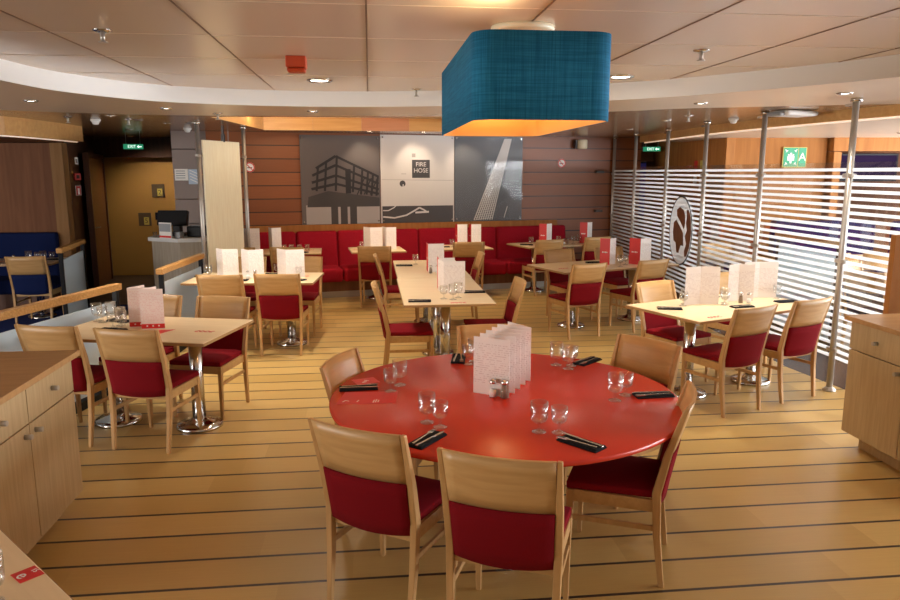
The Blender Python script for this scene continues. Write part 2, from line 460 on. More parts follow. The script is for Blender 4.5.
def text(name, s, size, mat, parent=None, loc=(0, 0, 0), rot=(PI / 2, 0, 0), depth=0.002, label=None):
    cu = D.curves.new(name, 'FONT'); cu.body = s; cu.size = size; cu.extrude = depth; cu.align_x = 'CENTER'; cu.align_y = 'CENTER'
    t = D.objects.new(name, cu); C.objects.link(t)
    dg = bpy.context.evaluated_depsgraph_get()
    me = D.meshes.new_from_object(t.evaluated_get(dg)); D.objects.remove(t)
    me.materials.clear(); me.materials.append(M[mat])
    o = D.objects.new(name, me); C.objects.link(o); o.location = loc; o.rotation_euler = rot
    if parent: o.parent = parent
    if label: o['label'] = label
    return o


_used = {}


def placed(key, make, label, loc, rz=0, group=None, cat=None):
    """first call builds the prototype in place, later calls copy it"""
    if key not in _used:
        o = make(); _used[key] = o
        o.location = loc; o.rotation_euler = (0, 0, rz); o['label'] = label
        if group: o['group'] = group
        if cat: o['category'] = cat
        return o
    return dup(_used[key], loc, rz, label, group, cat)


def spline(pts, n=8):
    out = []
    for i in range(len(pts) - 1):
        p0 = Vector(pts[max(i - 1, 0)]); p1 = Vector(pts[i]); p2 = Vector(pts[i + 1]); p3 = Vector(pts[min(i + 2, len(pts) - 1)])
        for k in range(n):
            t = k / n
            out.append(tuple(0.5 * ((2 * p1) + (-p0 + p2) * t + (2 * p0 - 5 * p1 + 4 * p2 - p3) * t * t + (-p0 + 3 * p1 - 3 * p2 + p3) * t ** 3)))
    out.append(tuple(pts[-1]))
    return out


def fill(bm, loops, z, mi=0):
    edges = []
    for lp in loops:
        vs = [bm.verts.new((x, y, z)) for x, y in lp]
        for i in range(len(vs)): edges.append(bm.edges.new((vs[i], vs[(i + 1) % len(vs)])))
    bmesh.ops.triangle_fill(bm, edges=edges, use_beauty=True)
    return bm


# ================================================================== SETTING
# the back wall runs slightly askew: WALL(x) is its face, in wall coordinates it is y = 0
WA = math.atan(0.2)


def wy(x): return 11.75 + 0.2 * x
def WP(u, off, z=0):
    """point u metres along the back wall from x=0, off metres in front of it"""
    return (u * math.cos(WA) + off * math.sin(WA), 11.75 + u * math.sin(WA) - off * math.cos(WA), z)


# floor
bm = fill(B(), [[(-2.75, -3), (3.95, -3), (4.02, 3.5), (4.10, 5.2), (4.16, 5.68), (4.07, 6.49), (4.16, 9.0), (4.3, 12.8), (-2.0, 11.6), (-1.95, 8.9), (-2.3, 6.5), (-2.62, 5.0)]], 0.0)
struct('floor', bm, 'plank')
bm = fill(B(), [[(-9, -3), (4.05, -3), (4.05, 17), (-9, 17)]], -0.012); struct('floor.001', bm, 'carpet_dark')
bm = fill(B(), [[(4.05, -3), (11, -3), (11, 17), (4.05, 17)]], -0.010); struct('floor.002', bm, 'brown_tile')
bm = fill(B(), [[(5.2, 5.2), (10.9, 5.2), (10.9, 10.4), (5.2, 10.4)]], -0.004); struct('floor.003', bm, 'right_floor')
bm = fill(B(), [[(-8.9, 6.2), (-3.0, 6.2), (-3.45, 10.8), (-8.9, 10.8)]], -0.006); struct('floor.004', bm, 'carpet_blue')

# ceiling
ARC = [(-2.35, -1.5), (-2.42, 1.0), (-2.46, 3.4), (-2.42, 5.25), (-2.24, 6.05), (-1.70, 6.72), (-0.62, 7.02), (0.55, 6.88), (1.5, 6.50), (2.26, 5.98), (2.86, 5.3), (3.38, 4.45), (3.75, 3.2), (3.85, 1.0), (3.8, -1.5)]
arc = spline([(x, y, 0) for x, y in ARC], 6)
arc = [(p[0], p[1]) for p in arc]
OUT = [(-8.9, 5.2), (-5.5, 6.9), (-3.6, 7.74), (-3.01, 8.0), (-2.32, 8.2), (-1.2, 8.25), (0.5, 8.0), (2.46, 7.25), (3.05, 6.82), (4.74, 6.18), (7.5, 5.4), (10.9, 4.9)]
outer = [(p[0], p[1]) for p in spline([(x, y, 0) for x, y in OUT], 5)]
bm = B()
me_loop = arc
prism(bm, arc, 2.64, 2.70)
ceil_o = struct('ceiling', bm, 'ceil')
bm = B()
for x in (-1.69, -0.85, 0.0, 0.82, 1.64, 2.43, 3.2):
    ys = []
    # clip the seam to the recess
    def inside(px, py):
        c = False
        for i in range(len(arc)):
            x1, y1 = arc[i]; x2, y2 = arc[(i + 1) % len(arc)]
            if (y1 > py) != (y2 > py) and px < (x2 - x1) * (py - y1) / (y2 - y1) + x1: c = not c
        return c
    yy = [y * 0.02 for y in range(-70, 360) if inside(x, y * 0.02)]
    if yy: box(bm, (x, (yy[0] + yy[-1]) / 2, 2.6385), (0.009, yy[-1] - yy[0], 0.003))
struct('ceiling_seams', bm, 'seam').name = 'trim_1'
bm = B()
for y in (0.93, 1.76, 2.6, 3.43, 4.26, 5.09, 5.92):
    xx = [x * 0.02 for x in range(-125, 195) if inside(x * 0.02, y)]
    if xx: box(bm, ((xx[0] + xx[-1]) / 2, y, 2.6390), (xx[-1] - xx[0], 0.004, 0.002))
struct('trim_2', bm, 'soffit')
# fascia strip round the recess
bm = B()
for i in range(len(arc) - 1):
    (x1, y1), (x2, y2) = arc[i], arc[i + 1]
    bm.faces.new([bm.verts.new(p) for p in ((x1, y1, 2.5), (x2, y2, 2.5), (x2, y2, 2.645), (x1, y1, 2.645))])
bmesh.ops.remove_doubles(bm, verts=bm.verts[:], dist=0.0005)
for f in bm.faces: f.smooth = True
struct('trim_3', bm, 'fascia')
# soffit ring
bm = fill(B(), [outer + [(10.9, -3), (-8.9, -3)], arc], 2.5); struct('ceiling.001', bm, 'soffit')
# outer ceiling with a cove
cove = [(-1.74, 8.45), (2.0, 7.9), (2.0, 11.05), (-1.50, 10.85)]
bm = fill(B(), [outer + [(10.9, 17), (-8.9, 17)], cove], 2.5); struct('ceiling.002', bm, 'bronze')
bm = fill(B(), [cove], 2.68); struct('ceiling.003', bm, 'soffit')
bm = B()
for a, b_ in ((0, 1), (1, 2), (3, 0)):
    (x1, y1), (x2, y2) = cove[a], cove[b_]
    bm.faces.new([bm.verts.new(p) for p in ((x1, y1, 2.5), (x2, y2, 2.5), (x2, y2, 2.68), (x1, y1, 2.68))])
struct('trim_4', bm, 'wood_valance')
# far valance of the cove, panel by panel
n = 5
for i in range(n):
    (x1, y1), (x2, y2) = cove[3], cove[2]
    a = i / n; b_ = (i + 1) / n
    p = Vector((x1 + (x2 - x1) * a, y1 + (y2 - y1) * a)); q = Vector((x1 + (x2 - x1) * b_, y1 + (y2 - y1) * b_))
    mid = (p + q) / 2; d = q - p
    bm = box(B(), (mid.x, mid.y, 2.588), (d.length - 0.002, 0.03, 0.186), math.atan2(d.y, d.x))
    struct('trim_%d' % (5 + i), bm, 'valance_pink' if i in (2, 4) else 'wood_valance')
# cove light (a real lit strip inside the left end)
tag(obj('cove_light', box(B(), (-1.52, 9.55, 2.66), (0.10, 1.5, 0.02), R(-5)), 'cove_light'), 'bright light strip inside the wood-edged ceiling recess', 'light strip')
area('cove_lamp', (-1.3, 9.6, 2.62), (0.6, 10.9, 2.6), 1.0, 0.06, 8, (1, 0.7, 0.4))

# back wall, planks with dark grooves (object origin at z=0 so the grooves run level)
bm = box(B(), (1.25, 0.06, 1.25), (7.4, 0.12, 2.5))
struct('wall_back', bm, 'slat', loc=(0, 11.75, 0), rz=WA)
# pillar
bm = B()
for k in range(7): box(bm, (-2.50, 11.58, 0.2 + k * 0.37), (0.84, 0.5, 0.362))
struct('wall_pillar', bm, 'stone', bevel=0.006)
# yellow wall and dark corridor on the left
struct('wall_yellow', box(B(), (-3.2, 13.95, 1.25), (3.6, 0.1, 2.5)), 'yellow_wall')
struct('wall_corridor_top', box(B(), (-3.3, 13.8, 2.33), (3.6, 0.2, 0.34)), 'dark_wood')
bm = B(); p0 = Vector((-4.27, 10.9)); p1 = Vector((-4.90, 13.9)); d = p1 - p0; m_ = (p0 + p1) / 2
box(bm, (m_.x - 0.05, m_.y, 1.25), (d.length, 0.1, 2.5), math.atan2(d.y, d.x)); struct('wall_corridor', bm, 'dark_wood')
# brown door standing in the corridor wall
t = thing('door', 'tall plain brown wooden door beside the yellow wall', 'door', (-4.63, 12.75, 0), math.atan2(d.y, d.x)); t['kind'] = 'structure'; t.name = 'door_1'
del t['category']
obj('door_leaf', box(B(), (0, -0.08, 1.06), (1.6, 0.05, 2.12)), 'brown_door', t, bevel=0.004)
obj('door_handle', tube(B(), [(-0.62, -0.11, 1.02), (-0.62, -0.17, 1.02), (-0.50, -0.17, 1.02)], 0.011), 'steel', t)
bm = B(); box(bm, (-0.84, -0.09, 1.08), (0.07, 0.08, 2.18)); box(bm, (0.84, -0.09, 1.08), (0.07, 0.08, 2.18)); box(bm, (0, -0.09, 2.16), (1.75, 0.08, 0.07)); obj('door_frame', bm, 'dark_wood', t)
# left wooden wall behind the blue banquette
struct('wall_left_back', box(B(), (-6.6, 10.97, 1.15), (4.6, 0.14, 2.3)), 'wall_wood')
struct('trim_10', box(B(), (-4.33, 10.86, 1.15), (0.16, 0.18, 2.3)), 'wall_edge')
bm = box(B(), (-5.42, 10.885, 1.15), (0.012, 0.03, 2.3)); struct('trim_11', bm, 'black')
# curved wooden valance over it
VL = [(-8.0, 6.1), (-5.5, 6.9), (-3.98, 8.3), (-3.84, 9.15), (-3.80, 10.27)]
VL = [(-7.5, 6.2), (-5.2, 7.2), (-4.05, 8.4), (-3.84, 9.4), (-3.80, 10.35)]
vl = spline([(x, y, 0) for x, y in VL], 6)
bm = B()
for p, q in zip(vl, vl[1:]):
    bm.faces.new([bm.verts.new(v) for v in ((p[0], p[1], 2.3), (q[0], q[1], 2.3), (q[0], q[1], 2.5), (p[0], p[1], 2.5))])
bmesh.ops.remove_doubles(bm, verts=bm.verts[:], dist=0.0005)
r_ = bmesh.ops.extrude_face_region(bm, geom=bm.faces[:])
bmesh.ops.translate(bm, verts=[v for v in r_['geom'] if isinstance(v, bmesh.types.BMVert)], vec=(-0.05, 0.03, 0))
struct('trim_12', bm, 'wood_valance')
bm = fill(B(), [[(p[0] - 0.03, p[1] + 0.02) for p in vl] + [(-4.5, 10.9), (-7.5, 10.9)]], 2.31); struct('ceiling.004', bm, 'wall_wood')
o = tag(obj('cove_strip', tube(B(), [(p[0] - 0.10, p[1] + 0.05, 2.30) for p in vl], 0.012), 'strip_soft'), 'thin warm light strip under the curved wooden valance on the left', 'light strip')
# outer side walls with window openings
for side, x in (('left', -9.0), ('right', 10.95)):
    bm = B()
    box(bm, (x, 7, 0.45), (0.1, 20, 0.9)); box(bm, (x, 7, 2.3), (0.1, 20, 0.4))
    for k in range(11): box(bm, (x, -2.6 + k * 1.92, 1.5), (0.1, 0.35, 1.2))
    struct('wall_' + side, bm, 'wall_wood_light')
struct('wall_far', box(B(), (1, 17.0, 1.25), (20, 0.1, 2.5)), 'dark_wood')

# ------------------------------------------------------------------ room beyond the glass partition
struct('wall_right_back', box(B(), (6.15, 10.62, 1.205), (1.55, 0.14, 2.41), R(-6)), 'wall_wood_light')
struct('wall_right_return', box(B(), (5.45, 12.2, 1.25), (0.14, 3.2, 2.5), R(0)), 'wall_wood_light')
struct('wall_right_niche', box(B(), (7.7, 11.3, 1.205), (2.6, 0.1, 2.41)), 'wall_wood')
struct('wall_right_outer', box(B(), (9.5, 10.2, 1.205), (2.6, 0.14, 2.41), R(-6)), 'wall_wood')
bm = B(); box(bm, (7.02, 10.45, 1.1), (0.12, 0.2, 2.2)); box(bm, (8.2, 10.3, 1.1), (0.12, 0.2, 2.2)); box(bm, (7.6, 10.38, 2.31), (1.3, 0.2, 0.20), R(-6))
struct('trim_13', bm, 'wall_wood_light')
VR = [(4.62, 12.2), (4.52, 10.6), (4.44, 9.2), (4.50, 8.07), (4.74, 6.18), (5.3, 4.2), (6.2, 2.4)]
vr = spline([(x, y, 0) for x, y in VR], 6)
bm = B()
for p, q in zip(vr, vr[1:]):
    bm.faces.new([bm.verts.new(v) for v in ((p[0], p[1], 2.40), (q[0], q[1], 2.40), (q[0], q[1], 2.5), (p[0], p[1], 2.5))])
bmesh.ops.remove_doubles(bm, verts=bm.verts[:], dist=0.0005)
r_ = bmesh.ops.extrude_face_region(bm, geom=bm.faces[:])
bmesh.ops.translate(bm, verts=[v for v in r_['geom'] if isinstance(v, bmesh.types.BMVert)], vec=(0.04, 0.04, 0))
struct('trim_14', bm, 'wood_valance')
bm = fill(B(), [[(p[0] + 0.03, p[1] + 0.03) for p in vr] + [(10.9, 2.4), (10.9, 12.2)]], 2.41); struct('ceiling.005', bm, 'soffit')
tag(obj('cove_strip', tube(B(), [(p[0] + 0.10, p[1] + 0.03, 2.395) for p in vr], 0.010), 'strip_soft'), 'thin warm light strip under the curved valance beyond the glass partition', 'light strip')
# dark passage with doors behind
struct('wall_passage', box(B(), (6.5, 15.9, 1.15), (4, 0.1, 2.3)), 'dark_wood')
bm = B(); box(bm, (5.2, 13.5, 2.2), (1.4, 0.1, 0.2)); box(bm, (5.05, 13.5, 1.0), (0.08, 0.1, 2.3)); box(bm, (6.3, 15.8, 1.0), (0.1, 0.1, 2.1)); struct('trim_15', bm, 'wall_wood')

# ================================================================== CHAIRS
CH = 0.88


def make_chair(fab='red_fabric', name='dining_chair'):
    t = thing(name, '', 'chair')
    for s in (-1, 1):
        # rear leg runs up into the back
        bm = path(B(), [(s * .205, -.235, 0), (s * .212, -.205, .25), (s * .216, -.195, .46), (s * .221, -.235, .65), (s * .226, -.305, CH)],
                  [(.024, .026), (.030, .034), (.032, .040), (.028, .034), (.020, .022)])
        obj('leg', bm, 'beech_leg', t, bevel=.004, label='rear leg running up beside the backrest')
        bm = path(B(), [(s * .20, .205, 0), (s * .20, .20, .26), (s * .20, .197, .425)], [(.022, .022), (.029, .030), (.034, .036)])
        obj('leg', bm, 'beech_leg', t, bevel=.004)
        bm = path(B(), [(s * .205, -.205, .27), (s * .205, -.204, .30)], [(.016, .01), (.016, .01)])
        bm.free(); bm = box(B(), (s * .204, 0.0, .285), (.016, .40, .026))
        obj('stretcher', bm, 'beech_leg', t, bevel=.003)
    bm = B(); box(bm, (0, .20, .395), (.385, .022, .06)); box(bm, (-.202, 0, .395), (.022, .385, .06)); box(bm, (.202, 0, .395), (.022, .385, .06)); box(bm, (0, -.185, .395), (.40, .022, .06))
    obj('seat_frame', bm, 'beech', t, bevel=.003)
    # cushion, softly domed
    bm = B(); n = 6
    vs = {}
    for i in range(n + 1):
        for j in range(n + 1):
            u = i / n * 2 - 1; v = j / n * 2 - 1
            w = .205 + .008 * v
            z = .462 + .018 * (1 - u ** 4) * (1 - v ** 4)
            vs[i, j] = bm.verts.new((u * w, .012 + v * .205, z))
    for i in range(n):
        for j in range(n): bm.faces.new((vs[i, j], vs[i + 1, j], vs[i + 1, j + 1], vs[i, j + 1])).smooth = True
    r = bmesh.ops.extrude_face_region(bm, geom=bm.faces[:])
    for v in [g for g in r['geom'] if isinstance(g, bmesh.types.BMVert)]: v.co.z = .426
    obj('seat', bm, fab, t, bevel=.006)

    # curved back: plywood above, upholstered below

    def bend(z0, z1, w0, w1, th, y0, y1, sag, lift=0):
        bm = B(); n = 10; m = 4; fr = {}; bk = {}
        for i in range(n + 1):
            for j in range(m + 1):
                u = i / n * 2 - 1; v = j / m
                w = w0 + (w1 - w0) * v
                z = z0 + (z1 - z0) * v
                y = y0 + (y1 - y0) * v - sag * (1 - u * u)
                if lift and j == 0: z -= lift * (1 - u * u)
                fr[i, j] = bm.verts.new((u * w, y + th / 2, z)); bk[i, j] = bm.verts.new((u * w, y - th / 2, z))
        for i in range(n):
            for j in range(m):
                bm.faces.new((fr[i, j], fr[i + 1, j], fr[i + 1, j + 1], fr[i, j + 1])).smooth = True
                bm.faces.new((bk[i, j], bk[i, j + 1], bk[i + 1, j + 1], bk[i + 1, j])).smooth = True
        for i in range(n):
            bm.faces.new((fr[i, 0], bk[i, 0], bk[i + 1, 0], fr[i + 1, 0])); bm.faces.new((fr[i, m], fr[i + 1, m], bk[i + 1, m], bk[i, m]))
        for j in range(m):
            bm.faces.new((fr[0, j], fr[0, j + 1], bk[0, j + 1], bk[0, j])); bm.faces.new((fr[n, j], bk[n, j], bk[n, j + 1], fr[n, j + 1]))
        return bm
    obj('backrest', bend(.645, CH, .208, .214, .016, -.24, -.311, .028), 'beech', t)
    obj('back_pad', bend(.40, .648, .199, .205, .034, -.192, -.240, .028, .012), fab, t)
    return t


def chair(tx, ty, face, label, group=None, fab='red_fabric', key='chair'):
    """tx, ty: middle of the top of the back; face: heading in degrees"""
    f = Vector((math.cos(R(face)), math.sin(R(face)))) * .32
    return placed(key, lambda: make_chair(fab), label, (tx + f.x, ty + f.y, 0), R(face - 90), group)


G = 'chairs at the round red table'
chair(-.085, 2.81, 57, 'wooden chair with dark red back pad at front left of the round table', G)
chair(.445, 2.45, 67, 'wooden chair with its back to the camera, nearest to the viewer at the round table', G)
chair(1.475, 3.09, 155, 'wooden chair seen side-on at the right front of the round table', G)
chair(1.71, 4.18, 212, 'wooden chair at the back right of the round table, backrest facing the viewer', G)
chair(-.20, 3.96, -22, 'wooden chair with pale curved backrest at the back left of the round table', G)
chair(.80, 4.72, 270, 'wooden chair behind the upright menus on the far side of the round table', G)
G = 'chairs at the front left table'
chair(-1.625, 4.84, 74, 'wooden red-backed chair at near right side of front left table by the low rail', G)
chair(-2.20, 5.02, 74, 'wooden chair between left cabinet and frosted rail at front left table', G)
chair(-1.22, 6.08, 254, 'orange-toned wooden chair facing the viewer at far right side of front left table', G)
chair(-1.80, 6.24, 254, 'wooden chair half hidden by two menus behind the front left table', G)
G = 'chairs at the second left table'
chair(-1.53, 7.40, 84, 'wooden chair next to the low rail, left one on near side of second left table', G)
chair(-.96, 7.40, 84, 'wooden chair with red pad, right one on near side of second left table', G)
chair(-.82, 8.92, 264, 'wooden chair facing the viewer at far right of second left table', G)
chair(-1.50, 8.98, 264, 'wooden chair mostly hidden by menus on far side of second left table', G)
G = 'chairs in front of the banquette tables'
chair(-1.16, 10.08, 84, 'wooden chair before the leftmost banquette table, right of two', G)
chair(-1.82, 10.12, 84, 'wooden chair before the leftmost banquette table, beside cream panel', G)
chair(.05, 10.08, 86, 'wooden chair at small banquette table under the picture of metal railings', G)
chair(1.45, 10.55, 88, 'wooden chair at small banquette table under the picture of a light sign box', G)
chair(2.74, 10.78, 104, 'wooden chair at left of the rightmost banquette table', G)
chair(3.62, 11.16, 104, 'wooden chair at the rightmost banquette table nearest the glass partition', G)
G = 'chairs along the long middle table'
chair(.02, 6.62, 0, 'wooden red-seated chair on near left side of the long middle table', G)
chair(.05, 9.0, 0, 'wooden chair on far left side of the long middle table', G)
chair(1.44, 6.74, 180, 'wooden chair on near right side of the long middle table', G)
chair(1.42, 9.1, 180, 'wooden chair on far right side of the long middle table', G)
G = 'chairs at the front right table'
chair(2.95, 5.14, 112, 'wooden chair with crimson back, left one on near side of front right table', G)
chair(3.60, 5.42, 112, 'wooden crimson-backed chair right beside the tall steel post and glass', G)
chair(2.66, 6.50, 292, 'wooden chair facing the viewer at far left of front right table', G)
chair(3.50, 6.98, 292, 'wooden chair behind the menus on far side of front right table', G)
G = 'chairs at the right middle table'
chair(2.47, 7.86, 108, 'wooden chair with crimson pad, left one on near side of right middle table', G)
chair(3.34, 8.14, 112, 'wooden chair near the round white emblem, on near side of right middle table', G)
chair(2.50, 9.42, 288, 'wooden chair facing the viewer at far left of right middle table', G)
chair(3.25, 9.62, 288, 'wooden chair behind red menus on far side of right middle table', G)
G = 'blue chairs left of the rail'
chair(-4.22, 9.3, 92, 'wooden chair with navy blue back pad beyond the low rail on the left', G, 'blue_fabric', 'blue_chair')
G = 'blue chairs beyond the striped glass'
for (x, y, a, lb) in ((5.88, 8.58, 84, 'navy wooden chair beyond the glass partition, just left of the tall right post'),
                      (6.52, 8.52, 84, 'navy wooden chair beyond the glass partition, right of the tall right post'),
                      (5.62, 7.95, 290, 'navy wooden chair beyond the striped glass in the bright patch of floor'),
                      (5.14, 7.00, 20, 'navy wooden chair beyond the glass at the right picture edge'),
                      (5.0, 10.0, 275, 'navy wooden chair beyond the striped glass behind the round emblem')):
    chair(x, y, a, lb, G, 'blue_fabric', 'blue_chair')


# ================================================================== TABLES
def pedestal(t, x, y):
    p = obj('pedestal', cyl(B(), (x, y, .37), .048, .70, 24), 'chrome', t)
    obj('base', lathe(B(), [(0, .0), (.17, 0), (.172, .014), (.162, .028), (.10, .042), (.065, .055), (.048, .07), (0, .07)], 36, (x, y, 0)), 'chrome', p)


def table(x, y, l, w, rz, label, ped=None, group='rectangular wood-topped tables', name='dining_table', mark=None):
    t = thing(name, label, 'table', (x, y, 0), R(rz), group)
    obj('tabletop', box(B(), (0, 0, .738), (l, w, .024)), 'top', t, bevel=.004)
    bm = B()
    for sx, sy, cx, cy in ((l + .004, .006, 0, w / 2), (l + .004, .006, 0, -w / 2), (.006, w, l / 2, 0), (.006, w, -l / 2, 0)): box(bm, (cx, cy, .736), (sx, sy, .020))
    obj('edge_band', bm, 'top_edge', t)
    for px, py in (ped if ped is not None else ((-l * .27, 0), (l * .27, 0))): pedestal(t, px, py)
    if mark:
        bm = B(); mx, my = mark
        # small red printed script mark
        pts = [(-.07, -.012), (-.05, .012), (-.035, -.010), (-.02, .010), (0, -.008), (.02, .012), (.04, -.006), (.065, .010)]
        for p, q in zip(pts, pts[1:]):
            d = Vector(q) - Vector(p); c = (Vector(q) + Vector(p)) / 2
            box(bm, (mx + c.x, my + c.y, .7506), (d.length + .008, .015, .0008), math.atan2(d.y, d.x))
        for k in range(4): box(bm, (mx - .055 + k * .036, my - .028, .7506), (.026, .007, .0008))
        obj('printed_mark', bm, 'menu_red', t, label='small red printed mark')
    return t


LT = table(-1.64, 5.49, 1.24, .82, -15, 'wood-topped table at front left against the frosted rail', mark=(.45, -.05))
L2 = table(-1.27, 8.08, 1.38, .80, -5, 'wood-topped table with three white menus, second from front on the left', mark=(.50, .10))
L3 = table(-1.38, 10.78, 1.30, .74, 3, 'leftmost banquette table with four tumblers', ped=((-.35, -.14), (.35, -.14)), mark=(.48, .12))
BM1 = table(.09, 10.92, .80, .72, 6, 'small square banquette table under the metal railings picture', ped=((0, 0),), mark=(-.28, .05))
BM2 = table(1.42, 11.15, .80, .72, 8, 'small square banquette table under the light sign box picture', ped=((0, 0),))
BR = table(2.95, 11.45, 1.30, .74, 18, 'rightmost banquette table with red menus')
MT1 = table(.69, 7.03, .82, 1.62, 0, 'near half of the long middle table', ped=((0, -.38), (0, .38)), mark=(.08, -.74))
MT2 = table(.70, 8.66, .82, 1.62, 0, 'far half of the long middle table', ped=((0, -.38), (0, .38)))
RT2 = table(2.92, 8.78, 1.75, .82, 20, 'wood-topped table with two red menus by the glass partition, right middle', mark=(-.68, -.10))
FR = table(3.08, 5.92, 1.50, .84, 22, 'wood-topped table with pale open menus at front right by the glass partition', mark=(-.50, -.33))
BL = table(-1.354, 1.809, 1.3, .90, -48, 'corner of a pale table at the bottom left edge with red card', ped=((0, 0),))
BZ = table(-4.72, 9.95, 1.3, .7, 2, 'table in front of the blue banquette beyond the low rail on the left')
for (x, y, l, w, rz, lb) in ((6.2, 9.2, 1.4, .66, -6, 'wood table beyond the striped glass before the navy banquette'),
                             (5.88, 7.27, 1.1, .75, 20, 'wood table in the bright patch of floor beyond the glass partition'),
                             (4.98, 9.35, .8, .7, 0, 'small wood table beyond the striped glass behind the round emblem')):
    table(x, y, l, w, rz, lb, group='tables beyond the glass partition')

# round red table
t = thing('round_table', 'large round glossy red dining table in the foreground', 'table', (.68, 3.58, 0))
obj('tabletop', lathe(B(), [(0, .722), (.895, .722), (.905, .728), (.905, .744), (.898, .750), (0, .750)], 96), 'red_lam', t)
pedestal(t, 0, 0)


# ================================================================== CABINETS
def cabinet(x_face, y0, y1, sgn, label, zt=.93):
    """sgn +1: front faces +X (left cabinet), -1: front faces -X"""
    dep = .62
    t = thing('sideboard', label, 'cabinet', (x_face, (y0 + y1) / 2, 0))
    ln = y1 - y0
    bm = box(B(), (-sgn * (dep / 2 + .010), 0, .51), (dep, ln, .78)); obj('body', bm, 'cab', t, bevel=.002)
    bm = box(B(), (-sgn * (dep / 2 - .02), 0, zt - .016), (dep + .06, ln + .05, .032)); obj('worktop', bm, 'cab_top', t, bevel=.003)
    bm = box(B(), (-sgn * (dep / 2 + .05), 0, .06), (dep - .08, ln - .12, .12)); obj('plinth', bm, 'cab', t)
    nd = max(2, round(ln / .52)); wdt = ln / nd
    for k in range(nd):
        yc = ln / 2 - wdt * (k + .5) if True else 0
        d = obj('drawer', box(B(), (0, yc, .80), (.020, wdt - .006, .185)), 'cab', t, bevel=.0015)
        obj('knob', cyl(B(), (sgn * .028, yc, .80), .013, .034, 16, axis='X'), 'steel', d, label='round steel knob')
        d = obj('door', box(B(), (0, yc, .408), (.020, wdt - .006, .585)), 'cab', t, bevel=.0015)
        ky = yc + (-1 if k % 2 == 0 else 1) * (wdt / 2 - .055)
        obj('knob', cyl(B(), (sgn * .028, ky, .655), .013, .034, 16, axis='X'), 'steel', d, label='round steel knob')
    return t


cabinet(-1.665, 2.98, 4.06, 1, 'light oak cabinet with drawers and doors at the left foreground')
cabinet(3.275, 3.42, 4.50, -1, 'light oak cabinet with knobs at the right picture edge', .935)
tag(obj('screen_panel', box(B(), (3.98, 4.72, .82), (.60, .05, 1.46)), 'wall_wood_light'), 'brown wooden end screen behind the right cabinet', 'panel').location = (0, 0, -.09)


# ================================================================== LOW RAIL PARTITIONS
def low_rail(p, q, zt, label, group='low frosted partitions with wooden rails'):
    p = Vector(p); q = Vector(q); d = q - p; ln = d.length
    t = thing('low_partition', label, 'partition', (*((p + q) / 2), 0), math.atan2(d.y, d.x), group)
    obj('handrail', box(B(), (0, 0, zt - .03), (ln + .06, .07, .06)), 'rail_wood', t, bevel=.008, label='honey-coloured wooden handrail')
    obj('frosted_panel', box(B(), (0, 0, (zt - .14) / 2 + .04), (ln - .07, .014, zt - .24)), 'frost_blue', t)
    for s in (-1, 1): obj('post', box(B(), (s * (ln / 2 - .02), 0, (zt - .06) / 2), (.035, .045, zt - .06)), 'black', t, bevel=.003)
    obj('bottom_rail', box(B(), (0, 0, .035), (ln, .06, .07)), 'black', t)
    return t


low_rail((-2.61, 5.02), (-2.20, 6.45), .95, 'low frosted partition with wooden handrail beside the front left table')
low_rail((-2.10, 7.42), (-2.00, 8.75), .95, 'low frosted partition with wooden handrail beside the second left table')
low_rail((-3.60, 8.80), (-3.78, 9.96), 1.03, 'low frosted partition nearest the blue banquette')
low_rail((4.98, 8.35), (4.98, 7.15), 1.18, 'low frosted screen beyond the striped glass partition', None)

# ================================================================== TALL GLASS PARTITION
PX = [(4.00, 5.72), (3.98, 7.08), (4.05, 8.50), (4.20, 10.0), (4.24, 11.35), (4.30, 12.55)]
PX = [(3.97, 4.30)] + PX
names = ['out past the right cabinet', 'tallest one standing between chairs and right cabinet', 'second from the right', 'right of the round emblem',
         'left of the round emblem', 'second from the far end by the wall', 'last one against the back wall']


def steel_post(x, y, label, rz=0, clamps=(1.87, 1.15, .37), group='steel partition posts'):
    t = thing('steel_post', label, 'post', (x, y, 0), rz, group)
    obj('pole', cyl(B(), (0, 0, 1.24), .026, 2.48, 20), 'steel', t)
    obj('foot_flange', lathe(B(), [(0, 0), (.055, 0), (.055, .012), (.035, .03), (.026, .035), (0, .035)], 24), 'steel', t)
    bm = cyl(B(), (0, 0, 2.485), .045, .03, 20); box(bm, (0, .05, 2.45), (.03, .14, .02)); obj('ceiling_bracket', bm, 'chrome', t)
    for z in clamps:
        bm = box(B(), (0, 0, z), (.045, .13, .035)); obj('clamp', bm, 'steel', t, bevel=.006)
    return t


for i, (x, y) in enumerate(PX):
    if i == 0: continue
    steel_post(x, y, 'steel floor-to-ceiling post of the glass partition, ' + names[i])
for i in range(len(PX) - 1):
    p = Vector(PX[i]); q = Vector(PX[i + 1]); d = q - p; m_ = (p + q) / 2
    o = obj('glass_panel', box(B(), (0, 0, 1.14), (d.length - .09, .010, 1.68)), 'striped', loc=(m_.x, m_.y, 0), rz=math.atan2(d.y, d.x))
    o.name = 'glass_partition'; tag(o, ['striped glass panel at the right picture edge, right of the tallest post', 'striped glass panel behind the front right table', 'striped glass panel right of the emblem panel',
            'striped glass panel that carries the round white emblem', 'striped glass panel second from the back wall', 'striped glass panel against the back wall'][i], 'glass panel', 'striped glass partition panels')
# round emblem
p = Vector(PX[3]); q = Vector(PX[4]); d = (q - p).normalized()
EC = p + d * .72
t = thing('round_emblem', 'white round emblem with brown face-like shapes on the striped glass', 'emblem', (EC.x - .012, EC.y, 1.13), math.atan2(-d.y, -d.x))
